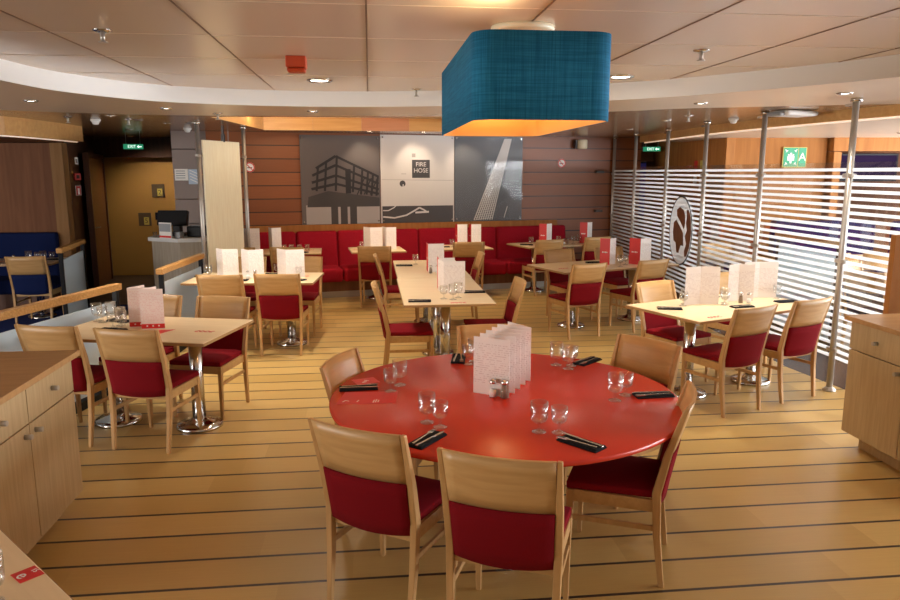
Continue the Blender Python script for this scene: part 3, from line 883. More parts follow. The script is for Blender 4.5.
# local x runs towards the viewer along the glass, local -y faces the dining room
def circ(r, n=48, cx=0, cz=0): return [(cx + r * math.cos(2 * PI * k / n), cz + r * math.sin(2 * PI * k / n)) for k in range(n)]
bm = B()
for k in range(48):
    a0, a1 = 2 * PI * k / 48, 2 * PI * (k + 1) / 48
    plate(bm, [(.44 * math.cos(a0), .44 * math.sin(a0)), (.44 * math.cos(a1), .44 * math.sin(a1)), (.462 * math.cos(a1), .462 * math.sin(a1)), (.462 * math.cos(a0), .462 * math.sin(a0))], -.003, .003)
obj('rim', bm, 'dark_metal', t)
obj('disc', plate(B(), circ(.44), -.003, .003), 'emblem_white', t)
bm = B()
plate(bm, [(-.17, .27), (-.05, .31), (.10, .28), (.17, .21), (.185, .115), (.147, .03), (0, .115), (-.147, .19)], -.006, .002)
plate(bm, [(-.27, .096), (-.17, .134), (-.024, .057), (.12, -.02), (.13, -.077), (.16, -.19), (.05, -.19), (-.024, -.30), (-.098, -.30), (-.16, -.17), (-.245, -.153), (-.29, -.04)], -.006, .002)
plate(bm, [(.22, .29), (.29, .29), (.385, .20), (.43, 0), (.385, -.19), (.29, -.315), (.22, -.325), (.20, -.25), (.27, -.153), (.20, -.057), (.27, .02), (.22, .115), (.24, .19)], -.006, .002)
obj('printed_shapes', bm, 'brown_door', t, label='brown curved shapes')

# left post and cream panel near the till
steel_post(-2.07, 9.25, 'steel floor-to-ceiling post left of the cream panel', clamps=(2.1, .9))
steel_post(-1.68, 10.20, 'slim steel post at the right edge of the cream panel', clamps=(2.1,))
p = Vector((-2.05, 9.31)); q = Vector((-1.72, 10.14)); d = q - p; m_ = (p + q) / 2
t = thing('cream_screen', 'tall cream wood-grain screen panel between two steel posts', 'panel', (m_.x, m_.y, 0), math.atan2(d.y, d.x))
obj('panel', box(B(), (0, 0, 1.22), (d.length - .06, .02, 2.14)), 'cream_panel', t, bevel=.003)
bm = B(); box(bm, (.05, 0, 2.33), (.03, .04, .10)); box(bm, (.05, 0, 2.40), (.03, .02, .18)); obj('top_bracket', bm, 'dark_metal', t)


# ================================================================== BANQUETTES
def banquette(u0, u1, label, left=False):
    w = u1 - u0 - .008
    c = WP((u0 + u1) / 2, 0)
    t = thing('banquette', label, 'bench', c, WA, 'red banquette sections along the back wall')
    bm = box(B(), (0, -.40, .355), (w, .62, .21)); obj('seat', bm, 'banq_fabric', t, bevel=.05, seg=4, smooth=False)
    bm = B(); box(bm, (0, -.12, .68), (w, .17, .62), rx=R(-6)); obj('backrest', bm, 'banq_fabric', t, bevel=.045, seg=4)
    bm = box(B(), (0, -.36, .18), (w + .008, .52, .16)); obj('base', bm, 'wall_wood', t)
    bm = box(B(), (0, -.34, .05), (w + .008, .50, .10)); obj('kick_plate', bm, 'steel', t)
    return t


us = [(-2.05, -1.20), (-1.20, -.56), (-.56, .76), (.76, 2.12), (2.12, 3.42)]
lb = ['red banquette section furthest left behind the cream screen', 'narrow red banquette section under the left edge of the pictures', 'red banquette section under the metal railings picture',
      'red banquette section under the light sign box picture', 'rightmost red banquette section with a rounded end']
for (a, b_), l in zip(us, lb): banquette(a, b_, l)
# wooden ledge above it
struct('trim_16', box(B(), (.7, -.03, 1.02), (5.2, .05, .12)), 'wall_wood_light', loc=(0, 11.75, 0), rz=WA)

# blue banquette on the left
for x, w, l in ((-6.3, 1.3, 'navy blue banquette section at the left picture edge'), (-5.0, 1.2, 'navy blue banquette section at the end by the wood wall')):
    t = thing('banquette', l, 'bench', (x, 10.85, 0), 0, 'blue banquette sections')
    obj('seat', box(B(), (0, -.35, .36), (w, .58, .20)), 'blue_fabric', t, bevel=.04, seg=3)
    obj('backrest', box(B(), (0, -.1, .745), (w, .16, .63)), 'blue_fabric', t, bevel=.04, seg=3)
    obj('base', box(B(), (0, -.33, .13), (w, .5, .26)), 'dark_wood', t)
# blue banquettes beyond the glass
for x, y, w, rz, l in ((6.6, 9.95, 1.5, -6, 'navy banquette section beyond the glass under the green assembly sign'), (8.3, 9.6, 1.6, -6, 'navy banquette section beyond the glass at the right picture edge')):
    t = thing('banquette', l, 'bench', (x, y, 0), R(rz), 'blue banquettes beyond the glass')
    obj('seat', box(B(), (0, -.35, .34), (w, .58, .20)), 'blue_fabric', t, bevel=.04, seg=3)
    obj('backrest', box(B(), (0, -.02, .82), (w, .16, .76)), 'blue_fabric', t, bevel=.04, seg=3)
    obj('base', box(B(), (0, -.3, .12), (w, .5, .24)), 'dark_wood', t)


# ================================================================== PICTURES on the back wall (wall coordinates)
def picture(u0, u1, z0, z1, label):
    w = u1 - u0; h = z1 - z0
    t = thing('wall_picture', label, 'picture', WP((u0 + u1) / 2, 0.005, z0), WA, 'large black and white photo panels')
    return t, w, h


def studs(t, w, h):
    for sx in (-1, 1):
        for z in (.04, h - .04): obj('fixing_stud', cyl(B(), (sx * (w / 2 - .04), -.028, z), .012, .016, 12, axis='Y'), 'chrome', t)


def bar2(bm, p, q, wd, y=-.0235, t=.0015, mi=0):
    d = Vector(q) - Vector(p); n_ = Vector((-d.y, d.x)).normalized() * wd / 2
    P_, Q_ = Vector(p), Vector(q)
    plate(bm, [tuple(P_ - n_), tuple(Q_ - n_), tuple(Q_ + n_), tuple(P_ + n_)], y, t, mi)


Z0, Z1 = 1.085, 2.465
# 1: metal railings on a block
t, w, h = picture(-1.09, .175, Z0, Z1, 'black and white picture of dark metal railings on a roof, leftmost of three')
obj('board', box(B(), (0, -.012, h / 2), (w - .012, .022, h)), 'photo_grey', t)
bm = B(); plate(bm, [(-.56, .0), (.61, 0), (.61, .30), (-.2, .30), (-.56, .30)], -.0232, .001); obj('pale_wall', bm, 'photo_mid', t)
bm = B()
for x in (-.17, -.02, .13): plate(bm, [(x, 0), (x + .11, 0), (x + .11, .40), (x, .40)], -.0243, .001)
plate(bm, [(-.54, .27), (-.52, .43), (-.21, .52), (.61, .41), (.61, .27)], -.0253, .001)
obj('dark_slab', bm, 'photo_black', t)
bm = B()
for a, b_, c_ in (((-.39, .87), (-.08, 1.06), (.60, .74)), ((-.45, .76), (-.08, .92), (.60, .63)), ((-.46, .65), (-.08, .76), (.60, .54)), ((-.47, .55), (-.08, .63), (.60, .47))):
    bar2(bm, a, b_, .040, -.0265); bar2(bm, b_, c_, .036, -.0265)
for x, z, zt in ((-.37, .52, .88), (-.07, .52, 1.07), (.20, .50, .92), (.33, .46, .86), (.42, .46, .82), (.50, .44, .79), (.58, .44, .76), (-.24, .52, .96)): bar2(bm, (x - .02, z), (x + .01, zt), .034, -.0275)
bar2(bm, (.11, .48), (.11, .86), .085, -.0282)
for x in (.25, .36, .46): bar2(bm, (x, .46), (x + .12, .72), .018, -.0285)
obj('railings', bm, 'photo_dark', t)
studs(t, w, h)
# 2: white wall with sign box
t, w, h = picture(.175, 1.42, Z0, Z1 + .02, 'black and white picture of a dark sign box on white wall, middle of three')
obj('board', box(B(), (0, -.012, h / 2), (w - .012, .022, h)), 'photo_light', t)
bm = B(); plate(bm, [(-.60, 0), (.60, 0), (.60, .27), (-.60, .27)], -.0232, .001); obj('dark_skirting', bm, 'photo_black', t)
bm = B(); plate(bm, [(-.60, .690), (.60, .675), (.60, .682), (-.60, .697)], -.0232, .001); plate(bm, [(-.10, 1.05), (-.04, 1.05), (-.04, 1.11), (-.10, 1.11)], -.0232, .001); plate(bm, [(-.28, .78), (-.20, .78), (-.20, .79), (-.28, .79)], -.0232, .001)
obj('wall_marks', bm, 'photo_mid', t)
bm = B(); plate(bm, [(-.10, .72), (.20, .72), (.20, 1.01), (-.10, 1.01)], -.0245, .001); plate(bm, circ(.05, 16, -.26, .63), -.0245, .001)
obj('sign_box', bm, 'photo_black', t)
bm = B()
cab = [(-.59, .20), (-.50, .20), (-.40, .25), (-.30, .36), (-.26, .50), (-.25, .62)]
for a, b_ in zip(cab, cab[1:]): bar2(bm, a, b_, .016, -.0247)
cab = [(-.59, .10), (-.40, .08), (-.2, .12), (-.05, .20), (.02, .24), (.10, .20), (.16, .16)]
for a, b_ in zip(cab, cab[1:]): bar2(bm, a, b_, .024, -.0250)
bar2(bm, (-.05, .16), (.18, .17), .03, -.0252)
obj('cables', bm, 'photo_light', t)
text('sign_text', 'FIRE\nHOSE', .098, 'photo_light', t, (.05, -.0262, .885), (PI / 2, 0, 0), .0004)
studs(t, w, h)
# 3: rope over a dark ground
t, w, h = picture(1.42, 2.64, Z0, Z1 + .02, 'glossy dark picture with slanting white rope bundle, rightmost of three')
obj('board', box(B(), (0, -.012, h / 2), (w - .012, .022, h)), 'photo_sky', t)
bm = B()
for k in range(9):
    o_ = k * .040
    bar2(bm, (-.26 + o_, .02), (.28 + o_ * .35, 1.36), .017, -.0235 - .0004 * k)
for k in range(34):
    f_ = k / 34; x0 = -.26 + .54 * f_; x1 = -.26 + .32 + (.28 + .32 * .35 + .26 - .32) * f_; z = .02 + 1.34 * f_
    bar2(bm, (x0, z), (x1, z + .035), .008, -.0275)
bar2(bm, (.28, .05), (.34, .24), .012, -.0235)
obj('rope', bm, 'photo_light', t)
obj('glossy_cover', box(B(), (0, -.0315, h / 2), (w - .012, .002, h)), 'gloss_cover', t)
studs(t, w, h)

# small wall signs
def nosmoke(loc, rz, label):
    t = thing('no_smoking_sign', label, 'sign', loc, rz, 'round no-smoking signs')
    obj('plate', plate(B(), circ(.075), 0, .004), 'white_print', t)
    bm = B()
    n = 28
    for k in range(n):
        a0, a1 = 2 * PI * k / n, 2 * PI * (k + 1) / n
        plate(bm, [(.058 * math.cos(a0), .058 * math.sin(a0)), (.058 * math.cos(a1), .058 * math.sin(a1)), (.074 * math.cos(a1), .074 * math.sin(a1)), (.074 * math.cos(a0), .074 * math.sin(a0))], -.004, .002)
    bar2(bm, (-.045, .045), (.045, -.045), .012, -.0045, .002)
    obj('red_ring', bm, 'sign_red', t)
    bm = B(); bar2(bm, (-.035, -.006), (.035, -.006), .012, -.0042, .001); obj('cigarette', bm, 'black', t)


nosmoke(WP(-1.84, .002, 1.97), WA, 'round no-smoking sign on the slatted wall left of the pictures')
nosmoke(WP(3.38, .002, 2.05), WA, 'round no-smoking sign on the slatted wall right of the pictures')
t = thing('wall_lamp', 'cream boxy wall lamp high on the slatted wall right of the pictures', 'lamp', WP(3.68, 0, 2.37), WA)
obj('bracket', box(B(), (-.06, -.05, 0), (.05, .10, .14)), 'dark_metal', t); obj('shade', cyl(B(), (.03, -.12, 0), .085, .16, 20, axis='Z'), 'cream', t, bevel=.02)
# bracket arms on the right end of the wall
bm = B(); box(bm, (0, -.05, 0), (.14, .06, .04)); tag(obj('glass_clamp', bm, 'dark_metal', loc=WP(4.10, 0, 1.90), rz=WA), 'dark clamp on the wall end, upper of two', 'clamp')
bm = B(); box(bm, (0, -.05, 0), (.14, .06, .04)); tag(obj('glass_clamp', bm, 'dark_metal', loc=WP(4.10, 0, 1.22), rz=WA), 'dark clamp on the wall end, lower of two', 'clamp')

# ================================================================== LAMP
t = thing('pendant_lamp', 'large teal rectangular fabric ceiling lamp above the round table', 'lamp', (.685, 3.50, 2.64))
def rrect(w, l, r, n=6):
    out = []
    for cx, cy, a in ((w / 2 - r, l / 2 - r, 0), (-w / 2 + r, l / 2 - r, 90), (-w / 2 + r, -l / 2 + r, 180), (w / 2 - r, -l / 2 + r, 270)):
        for k in range(n + 1): out.append((cx + r * math.cos(R(a + 90 * k / n)), cy + r * math.sin(R(a + 90 * k / n))))
    return out


def wall_loop(poly, z0, z1):
    bm = B(); a = [bm.verts.new((x, y, z0)) for x, y in poly]; b_ = [bm.verts.new((x, y, z1)) for x, y in poly]
    for i in range(len(poly)):
        j = (i + 1) % len(poly); bm.faces.new((a[i], a[j], b_[j], b_[i])).smooth = True
    return bm


bm = wall_loop(rrect(.56, 1.34, .09), -.540, -.207)
o = obj('shade', bm, 'shade', t); sd = o.modifiers.new('solid', 'SOLIDIFY'); sd.thickness = .004; sd.offset = -1
o = obj('lining', wall_loop(rrect(.548, 1.328, .085), -.539, -.212), 'shade_in', t, label='golden orange inner lining'); sd = o.modifiers.new('solid', 'SOLIDIFY'); sd.thickness = .002; sd.offset = -1
bm = B(); prism(bm, rrect(.546, 1.326, .083), -.220, -.214); obj('top_diffuser', bm, 'shade_in', t)
obj('ceiling_rose', lathe(B(), [(0, -.03), (.155, -.03), (.165, -.022), (.165, 0), (0, 0)], 40, (.12, .36, 0)), 'cream', t)
obj('rod', cyl(B(), (0.02, .30, -.12), .012, .20), 'steel', t)
bm = B()
for y in (-.4, 0, .4): lathe(bm, [(0, -.40), (.03, -.385), (.04, -.35), (.03, -.31), (.015, -.27), (0, -.27)], 16, (0, y, 0))
obj('bulb', bm, 'bulb', t)
bm = B()
for y in (-.4, 0, .4): cyl(bm, (0, y, -.235), .016, .07, 12)
obj('socket', bm, 'black', t)
for y in (-.4, 0, .4):
    l = D.lights.new('lamp_bulb', 'POINT'); l.energy = 2; l.color = (1, .62, .28); l.shadow_soft_size = .04
    lo = D.objects.new('lamp_bulb', l); C.objects.link(lo); lo.location = (.685, 3.50 + y, 2.22)
# upward glow through the open slot round the rose
spot((.55, 3.2, 2.47), (.45, 3.3, 2.7), 5, 150, (1, .75, .4), .1)


# ================================================================== CEILING FITTINGS
def downlight():
    t = thing('downlight', '', 'light')
    obj('ring', lathe(B(), [(.030, -.004), (.052, -.010), (.060, -.004), (.060, 0), (.030, 0), (.030, -.004)], 28), 'chrome', t)
    obj('lens', lathe(B(), [(0, -.006), (.030, -.005), (.030, 0), (0, 0)], 20), 'down', t)
    return t


for (x, y, z, lb, pw) in ((-2.86, 6.70, 2.5, 'round lit downlight in the lower ceiling at far left', 60), (-1.91, 7.32, 2.5, 'round lit downlight in the lower ceiling above the second left table', 75),
                          (-.55, 7.52, 2.5, 'small dim downlight in lower ceiling left of the teal lamp', 75), (2.92, 6.28, 2.5, 'round lit downlight in front of the emblem panel', 70),
                          (3.66, 5.38, 2.5, 'round lit downlight above the tallest steel post', 40)):
    placed('down', downlight, lb, (x, y, z), 0, 'round recessed downlights', 'light')
    spot((x, y, z - .03), (x, y, 0), pw, 110, (1, .90, .76), .05)


def oval():
    t = thing('oval_light', '', 'light')
    obj('ring', lathe(B(), [(.07, -.004), (.095, -.012), (.105, -.004), (.105, 0), (.07, 0)], 32), 'chrome', t)
    obj('lens', lathe(B(), [(0, -.007), (.07, -.005), (.07, 0), (0, 0)], 28), 'down', t)
    return t


placed('oval', oval, 'larger round lamp flush in the upper ceiling behind the red alarm box', (-.39, 6.19, 2.64), 0, 'larger flush ceiling lamps', 'light')
placed('oval', oval, 'larger round lamp flush in the upper ceiling right of the teal lamp', (1.98, 5.70, 2.64), 0, 'larger flush ceiling lamps', 'light')


def sprinkler():
    t = thing('sprinkler', '', 'sprinkler')
    obj('plate', lathe(B(), [(0, -.012), (.03, -.012), (.05, -.004), (.05, 0), (0, 0)], 24), 'chrome', t)
    bm = cyl(B(), (0, 0, -.035), .012, .05, 12); cyl(bm, (0, 0, -.062), .024, .004, 16); obj('head', bm, 'steel', t)
    return t


for (x, y, z, lb) in ((-1.39, 4.18, 2.64, 'chrome sprinkler in the upper ceiling at top left'), (2.05, 4.44, 2.64, 'chrome sprinkler in the upper ceiling right of the teal lamp'),
                      (.44, 6.75, 2.64, 'chrome sprinkler in the upper ceiling left of the teal lamp near the recess edge'), (-2.75, 8.9, 2.5, 'chrome sprinkler in the bronze ceiling left of the cream panel'),
                      (-1.55, 7.9, 2.5, 'chrome sprinkler in the lower ceiling above the cream panel'), (3.45, 7.7, 2.5, 'chrome sprinkler in the ceiling in front of the partition posts'),
                      (-4.0, 8.3, 2.5, 'chrome sprinkler above the light wooden valance'), (-3.3, 8.6, 2.5, 'chrome sprinkler at the end of the wooden valance')):
    placed('spr', sprinkler, lb, (x, y, z), 0, 'ceiling sprinklers', 'sprinkler')

spot((-.39, 6.19, 2.61), (-.39, 6.19, 0), 50, 120, (1, .90, .76), .08)
spot((1.98, 5.70, 2.61), (1.98, 5.70, 0), 50, 120, (1, .90, .76), .08)
t = thing('alarm_box', 'orange-red alarm box hanging from the upper ceiling', 'alarm', (-.46, 4.99, 2.64))
obj('housing', box(B(), (0, 0, -.035), (.13, .13, .07)), 'orange', t, bevel=.006)
obj('wedge_lens', prism(B(), [(-.06, -.05), (.06, -.05), (.06, .05), (-.06, .05)], -.10, -.07), 'orange', t, bevel=.02)


def smoke():
    t = thing('smoke_detector', '', 'detector')
    obj('base', cyl(B(), (0, 0, -.01), .055, .02, 24), 'white_metal', t); obj('cap', lathe(B(), [(0, -.06), (.03, -.055), (.042, -.03), (.045, -.02), (0, -.02)], 24), 'white_metal', t)
    return t


for (x, y, lb) in ((-3.15, 9.0, 'white domed smoke detector in the bronze ceiling on the left'), (-2.5, 10.6, 'white domed smoke detector near the left steel post'), (4.12, 8.0, 'white domed smoke detector beyond the glass partition')):
    placed('smoke', smoke, lb, (x, y, 2.5), 0, 'smoke detectors', 'detector')
# lights farther away
for (x, y, lb) in ((-4.0, 13.0, 'flat round lamp in the far left corridor ceiling'), (-3.0, 13.2, 'small lit lamp in the ceiling before the yellow wall'), (-2.5, 9.6, 'small lit lamp in the bronze ceiling by the left post'),
                   (6.0, 12.6, 'small lit lamp in the ceiling beyond the far partition post')):
    placed('down', downlight, lb, (x, y, 2.5), 0, 'small far ceiling lamps', 'light')
spot((-4.0, 13.0, 2.45), (-3.6, 13.6, 0), 18, 130)
spot((-3.0, 13.0, 2.45), (-3.2, 13.8, .8), 16, 130)
spot((6.2, 12.8, 2.4), (6.3, 14, 0), 18, 130)
for (x, y, lb) in ((6.9, 8.9, 'small downlight under the far right ceiling near the green sign'), (8.2, 8.6, 'small downlight under the far right ceiling near picture edge')):
    placed('down', downlight, lb, (x, y, 2.405), 0, 'far right ceiling lamps', 'light')
    spot((x, y, 2.36), (x, y + .6, 0), 40, 120, (1, .9, .78))
for (x, y, lb) in ((-2.76, 8.35, 'small ceiling lamp in bronze ceiling above the till counter, nearest'), (-2.67, 9.0, 'small ceiling lamp in bronze ceiling above the till counter, middle'),
                   (-2.2, 9.5, 'small ceiling lamp in bronze ceiling just behind the left steel post'), (-3.4, 11.0, 'small ceiling lamp in bronze ceiling before the exit sign'),
                   (3.5, 8.4, 'small ceiling lamp by the partition post next to the emblem'), (3.7, 10.2, 'small ceiling lamp by the far partition posts'), (5.1, 9.0, 'small ceiling lamp just behind the emblem panel')):
    placed('down', downlight, lb, (x, y, 2.5), 0, 'small far ceiling lamps', 'light')
# picture spots on the cove valance
for u, lb in ((-.1, 'small spot lamp under the valance above the metal railings picture'), (.75, 'small lit spot lamp under the valance above the middle picture'), (1.6, 'small spot lamp under the valance above the rope picture')):
    p = WP(u, .55, 2.47)
    placed('pspot', downlight, lb, (p[0], p[1], 2.49), 0, 'picture spot lamps', 'light')
    spot((p[0], p[1], 2.46), WP(u, 0, 1.9), 12, 75)
    spot((p[0] - .1, p[1] - .9, 2.46), (p[0] - .1, p[1] - 1.2, 0), 35, 120)  # extra fill over the back tables, added without a fitting
# projector box under the ceiling beyond the glass
t = thing('ceiling_unit', 'white flat unit hanging under the ceiling beyond the glass partition', 'ceiling unit', (4.20, 6.95, 2.5), R(15))
obj('housing', box(B(), (0, 0, -.03), (.40, .26, .05)), 'white_metal', t, bevel=.02); obj('end_cap', box(B(), (-.22, 0, -.04), (.07, .18, .04)), 'plastic_grey', t, bevel=.015)


# ================================================================== SIGNS
def exit_sign(loc, rz, label):
    t = thing('exit_sign', label, 'sign', loc, rz, 'green exit signs')
    obj('panel', box(B(), (0, 0, 0), (.42, .02, .10)), 'green_lit', t, bevel=.004)
    t.scale = (.72, 1, .8)
    text('lettering', 'EXIT', .085, 'white_lit', t, (-.03, -.0115, 0), (PI / 2, 0, 0), .001)
    bm = B(); bar2(bm, (.11, 0), (.18, 0), .02, -.0105, .002); bar2(bm, (.09, 0), (.12, .025), .014, -.0105, .002); bar2(bm, (.09, 0), (.12, -.025), .014, -.0105, .002); obj('arrow', bm, 'white_lit', t)
    bm = B(); cyl(bm, (-.15, 0, .14), .006, .21, 8); cyl(bm, (.15, 0, .14), .006, .21, 8); obj('hanger', bm, 'steel', t)


exit_sign((-3.85, 12.6, 2.31), R(10), 'green lit exit sign before the yellow wall on the left')
exit_sign((5.12, 12.9, 2.31), R(-20), 'green lit exit sign beyond the glass partition in the far right passage')
t = thing('assembly_sign', 'green assembly station sign with people, arrows and letter A', 'sign', (6.42, 10.50, 2.12), R(-6))
obj('panel', box(B(), (0, 0, 0), (.36, .012, .30)), 'sign_yellow', t)
bm = B(); box(bm, (-.06, -.008, 0), (.215, .004, .28)); box(bm, (.115, -.008, 0), (.11, .004, .28)); obj('green_fields', bm, 'green', t)
text('letter', 'A', .17, 'white_print', t, (.115, -.012, 0), (PI / 2, 0, 0), .001)
bm = B()
for sx in (-1, 1):
    for sz in (-1, 1):
        cx, cz = -.06 + sx * .078, sz * .105
        plate(bm, [(cx, cz), (cx - sx * .0, cz), (cx - sx * .035, cz), (cx, cz - sz * .035)][1:], -.011, .002)
        bar2(bm, (cx + sx * .012, cz + sz * .012), (cx - sx * .02, cz - sz * .02), .012, -.011, .002)
for px, pz, s in ((-.06, .0, 1.15), (-.095, -.005, .9), (-.025, -.005, .9), (-.06, -.05, .8)):
    plate(bm, circ(.014 * s, 12, px, pz + .045 * s), -.0115, .002); plate(bm, [(px - .016 * s, pz - .05 * s), (px + .016 * s, pz - .05 * s), (px + .02 * s, pz + .025 * s), (px - .02 * s, pz + .025 * s)], -.0115, .002)
obj('people_and_arrows', bm, 'white_print', t)
# posters on the stone pillar
for x, z, w, h, lb, pm_ in ((-2.79, 1.86, .19, .17, 'smaller pale notice on the stone pillar, left of the two', 'white_print'), (-2.60, 1.83, .18, .22, 'taller bluish notice on the stone pillar, right of the two', 'poster')):
    t = thing('notice', lb, 'notice', (x, 11.29, z), 0, 'notices on the pillar')
    obj('sheet', box(B(), (0, 0, 0), (w, .006, h)), pm_, t)
    bm = B()
    for k in range(4): box(bm, (-.01, -.004, h * (.32 - .2 * k)), (w * .7, .002, .012), 0, 0, 0, R(0 if pm_ == 'white_print' else 25))
    obj('printing', bm, 'plastic_grey' if pm_ == 'white_print' else 'white_print', t)
# plaques on the yellow wall
for x, z, g, lb in ((-3.86, 1.56, '2', 'dark square number plaque on the yellow wall, upper'), (-4.13, 1.04, '5', 'dark square number plaque on the yellow wall, lower one')):
    t = thing('plaque', lb, 'sign', (x, 13.88, z), 0, 'plaques on the yellow wall')
    obj('board', box(B(), (0, 0, 0), (.22, .02, .24)), 'sign_brown', t); obj('field', box(B(), (.03, -.012, -.03), (.09, .004, .14)), 'sign_yellow', t)
    text('number', g, .12, 'sign_brown', t, (.03, -.016, -.03), (PI / 2, 0, 0), .001)
# fire notices on the corridor wall
t = thing('fire_sign', 'small red fire sign with white border on the dark corridor wall', 'sign', (-4.28, 11.3, 1.63), R(100))
t.rotation_euler = (0, 0, R(60))
obj('panel', box(B(), (0, 0, 0), (.09, .01, .14)), 'white_print', t); obj('red_field', box(B(), (0, -.006, 0), (.078, .004, .128)), 'sign_red', t)
obj('pictogram', box(B(), (0, -.009, -.01), (.03, .003, .09)), 'white_print', t)
t = thing('call_point', 'red fire call point above the small fire sign on the dark wall', 'alarm', (-4.28, 11.3, 1.83), R(60)); obj('housing', box(B(), (0, 0, 0), (.10, .04, .10)), 'sign_red', t, bevel=.006); obj('window', box(B(), (0, -.022, 0), (.05, .004, .05)), 'black', t)
t = thing('notice', 'small white notice high on the dark wall beside brown door', 'notice', (-4.28, 11.32, 2.06), R(60)); obj('sheet', box(B(), (0, 0, 0), (.05, .008, .10)), 'white_print', t); obj('printing', box(B(), (0, -.006, 0), (.03, .003, .06)), 'grey_print', t)
# screen in the far right passage; dark panel painted as doorway gloom
for x, y, z, w, h, rz, lb in ((5.55, 14.2, 1.55, .85, 1.1, -18, 'dim blue screen in the dark passage under the far exit sign'), (7.55, 10.42, 1.97, .95, .42, -6, 'dark purple-blue panel painted as the unlit doorway framed in wood at the upper right')):
    t = thing('screen_or_doorway', lb, 'screen', (x, y, z), R(rz), 'blue display screens')
    obj('bezel', box(B(), (0, .02, 0), (w, .06, h)), 'black', t, bevel=.01); obj('screen', box(B(), (0, -.012, 0), (w - .06, .006, h - .06)), 'dark_doorway' if x > 7 else 'screen_blue', t)
for k, (z, m_) in enumerate(((2.02, 'sign_red'), (2.02, 'sign_yellow'), (1.78, 'white_print'), (1.72, 'white_print'))):
    x = 5.372; y = 11.6 - (.22 if k in (1, 3) else 0)
    o = obj('wall_notice', box(B(), (0, 0, 0), (.012, .10, .13 if k < 3 else .18)), m_, loc=(x, y, z))
    tag(o, ['tiny red notice on the dark wood wall end beyond the glass', 'tiny yellow notice beside the tiny red one beyond the glass', 'small white notice below the red notice beyond the glass', 'small white notice below the yellow notice beyond the glass'][k], 'notice', 'notices beyond the glass')

# ================================================================== TILL COUNTER
t = thing('till_counter', 'grey wood service counter with pale top holding the till', 'counter', (-2.50, 9.85, 0), 0)
bm = B(); prism(bm, [(-.36, .25), (-.36, -.02), (.06, -.28), (.36, -.22), (.36, .45), (-.2, .45)], 0, 1.01); obj('body', bm, 'counter_side', t)
bm = B(); prism(bm, [(-.40, .27), (-.40, -.05), (.05, -.33), (.38, -.26), (.38, .48), (-.22, .48)], 1.01, 1.06); obj('worktop', bm, 'counter_top', t, bevel=.004)
t = thing('till', 'black touch-screen till on the counter', 'till', (-2.57, 10.0, 1.06), R(-8))
bm = B(); box(bm, (0, 0, .02), (.26, .24, .04)); box(bm, (0, .02, .12), (.10, .10, .2)); obj('stand', bm, 'black', t, bevel=.006)
obj('monitor', box(B(), (-.03, -.04, .235), (.40, .07, .20), 0, 0, R(-18)), 'black', t, bevel=.008)
obj('screen', box(B(), (-.03, -.078, .225), (.34, .006, .15), 0, 0, R(-18)), 'black', t)
obj('customer_display', box(B(), (-.24, .02, .26), (.10, .05, .10), R(25)), 'black', t, bevel=.006)
t = thing('receipt_printer', 'black receipt printer right of the till on the counter', 'printer', (-2.28, 9.86, 1.06), R(-10)); obj('housing', box(B(), (0, 0, .07), (.20, .22, .14)), 'black', t, bevel=.015); obj('paper_slot', box(B(), (0, -.02, .143), (.12, .03, .006)), 'plastic_grey', t)
t = thing('card_holder', 'white leaflet holder with grey and red cards at left of the till', 'holder', (-2.62, 9.62, 1.06), R(-32))
obj('stand', box(B(), (0, 0, .10), (.21, .012, .20)), 'white_print', t); obj('cards', box(B(), (0, -.010, .135), (.19, .006, .10)), 'plastic_grey', t, label='grey patterned cards'); obj('red_strip', box(B(), (0, -.010, .02), (.20, .006, .025)), 'menu_red', t)
t = thing('paper_cup', 'small clear cup on the counter corner beside the leaflet holder', 'cup', (-2.80, 9.78, 1.06)); obj('cup', lathe(B(), [(0, 0), (.022, 0), (.028, .07), (.026, .07), (.020, .004), (0, .004)], 16), 'glass', t)
t = thing('card_reader', 'small grey card reader between leaflet holder and till', 'card reader', (-2.46, 9.66, 1.06), R(-20)); obj('body', box(B(), (0, 0, .04), (.08, .10, .08)), 'plastic_grey', t, bevel=.01); obj('keypad', box(B(), (0, -.02, .083), (.05, .05, .005)), 'black', t)

# ================================================================== TABLEWARE
TZ = .7505


def goblet(r, h):
    def f():
        t = thing('wine_glass', '', 'glass')
        bm = lathe(B(), [(.0, .003), (.030, .001), (.033, 0), (.033, .003), (.012, .008), (.006, .016)], 20)
        obj('foot', bm, 'glass', t)
        obj('stem', lathe(B(), [(.006, .016), (.005, .030), (.007, .045)], 12), 'glass', t)
        zb = .042
        obj('bowl', lathe(B(), [(.007, zb), (r * .5, zb + .003), (r * .82, zb + .011), (r * .97, zb + .024), (r, zb + .04), (r, h), (r * .96, h), (r * .95, zb + .04), (r * .90, zb + .024), (r * .74, zb + .014), (r * .4, zb + .008), (0, zb + .006)], 24), 'glass', t)
        return t
    return f


def tumbler():
    t = thing('tumbler', '', 'glass')
    obj('base', lathe(B(), [(0, 0), (.030, 0), (.031, .008), (0, .010)], 20), 'glass', t)
    obj('wall', lathe(B(), [(.031, .008), (.034, .10), (.032, .10), (.029, .012)], 20), 'glass', t)
    return t


def shaker(fillm):
    def f():
        t = thing('shaker', '', 'shaker')
        obj('body', lathe(B(), [(0, 0), (.022, 0), (.021, .03), (.016, .075), (0, .075)], 16), 'clear_plastic', t)
        obj('contents', lathe(B(), [(0, .004), (.019, .004), (.018, .03), (.015, .042), (0, .042)] if fillm == 'salt' else [(0, .004), (.019, .004), (.017, .04), (.013, .070), (0, .070)], 14), fillm, t)
        obj('cap', lathe(B(), [(.016, .074), (.018, .076), (.018, .086), (.010, .097), (0, .098)], 16), 'chrome', t)
        return t
    return f


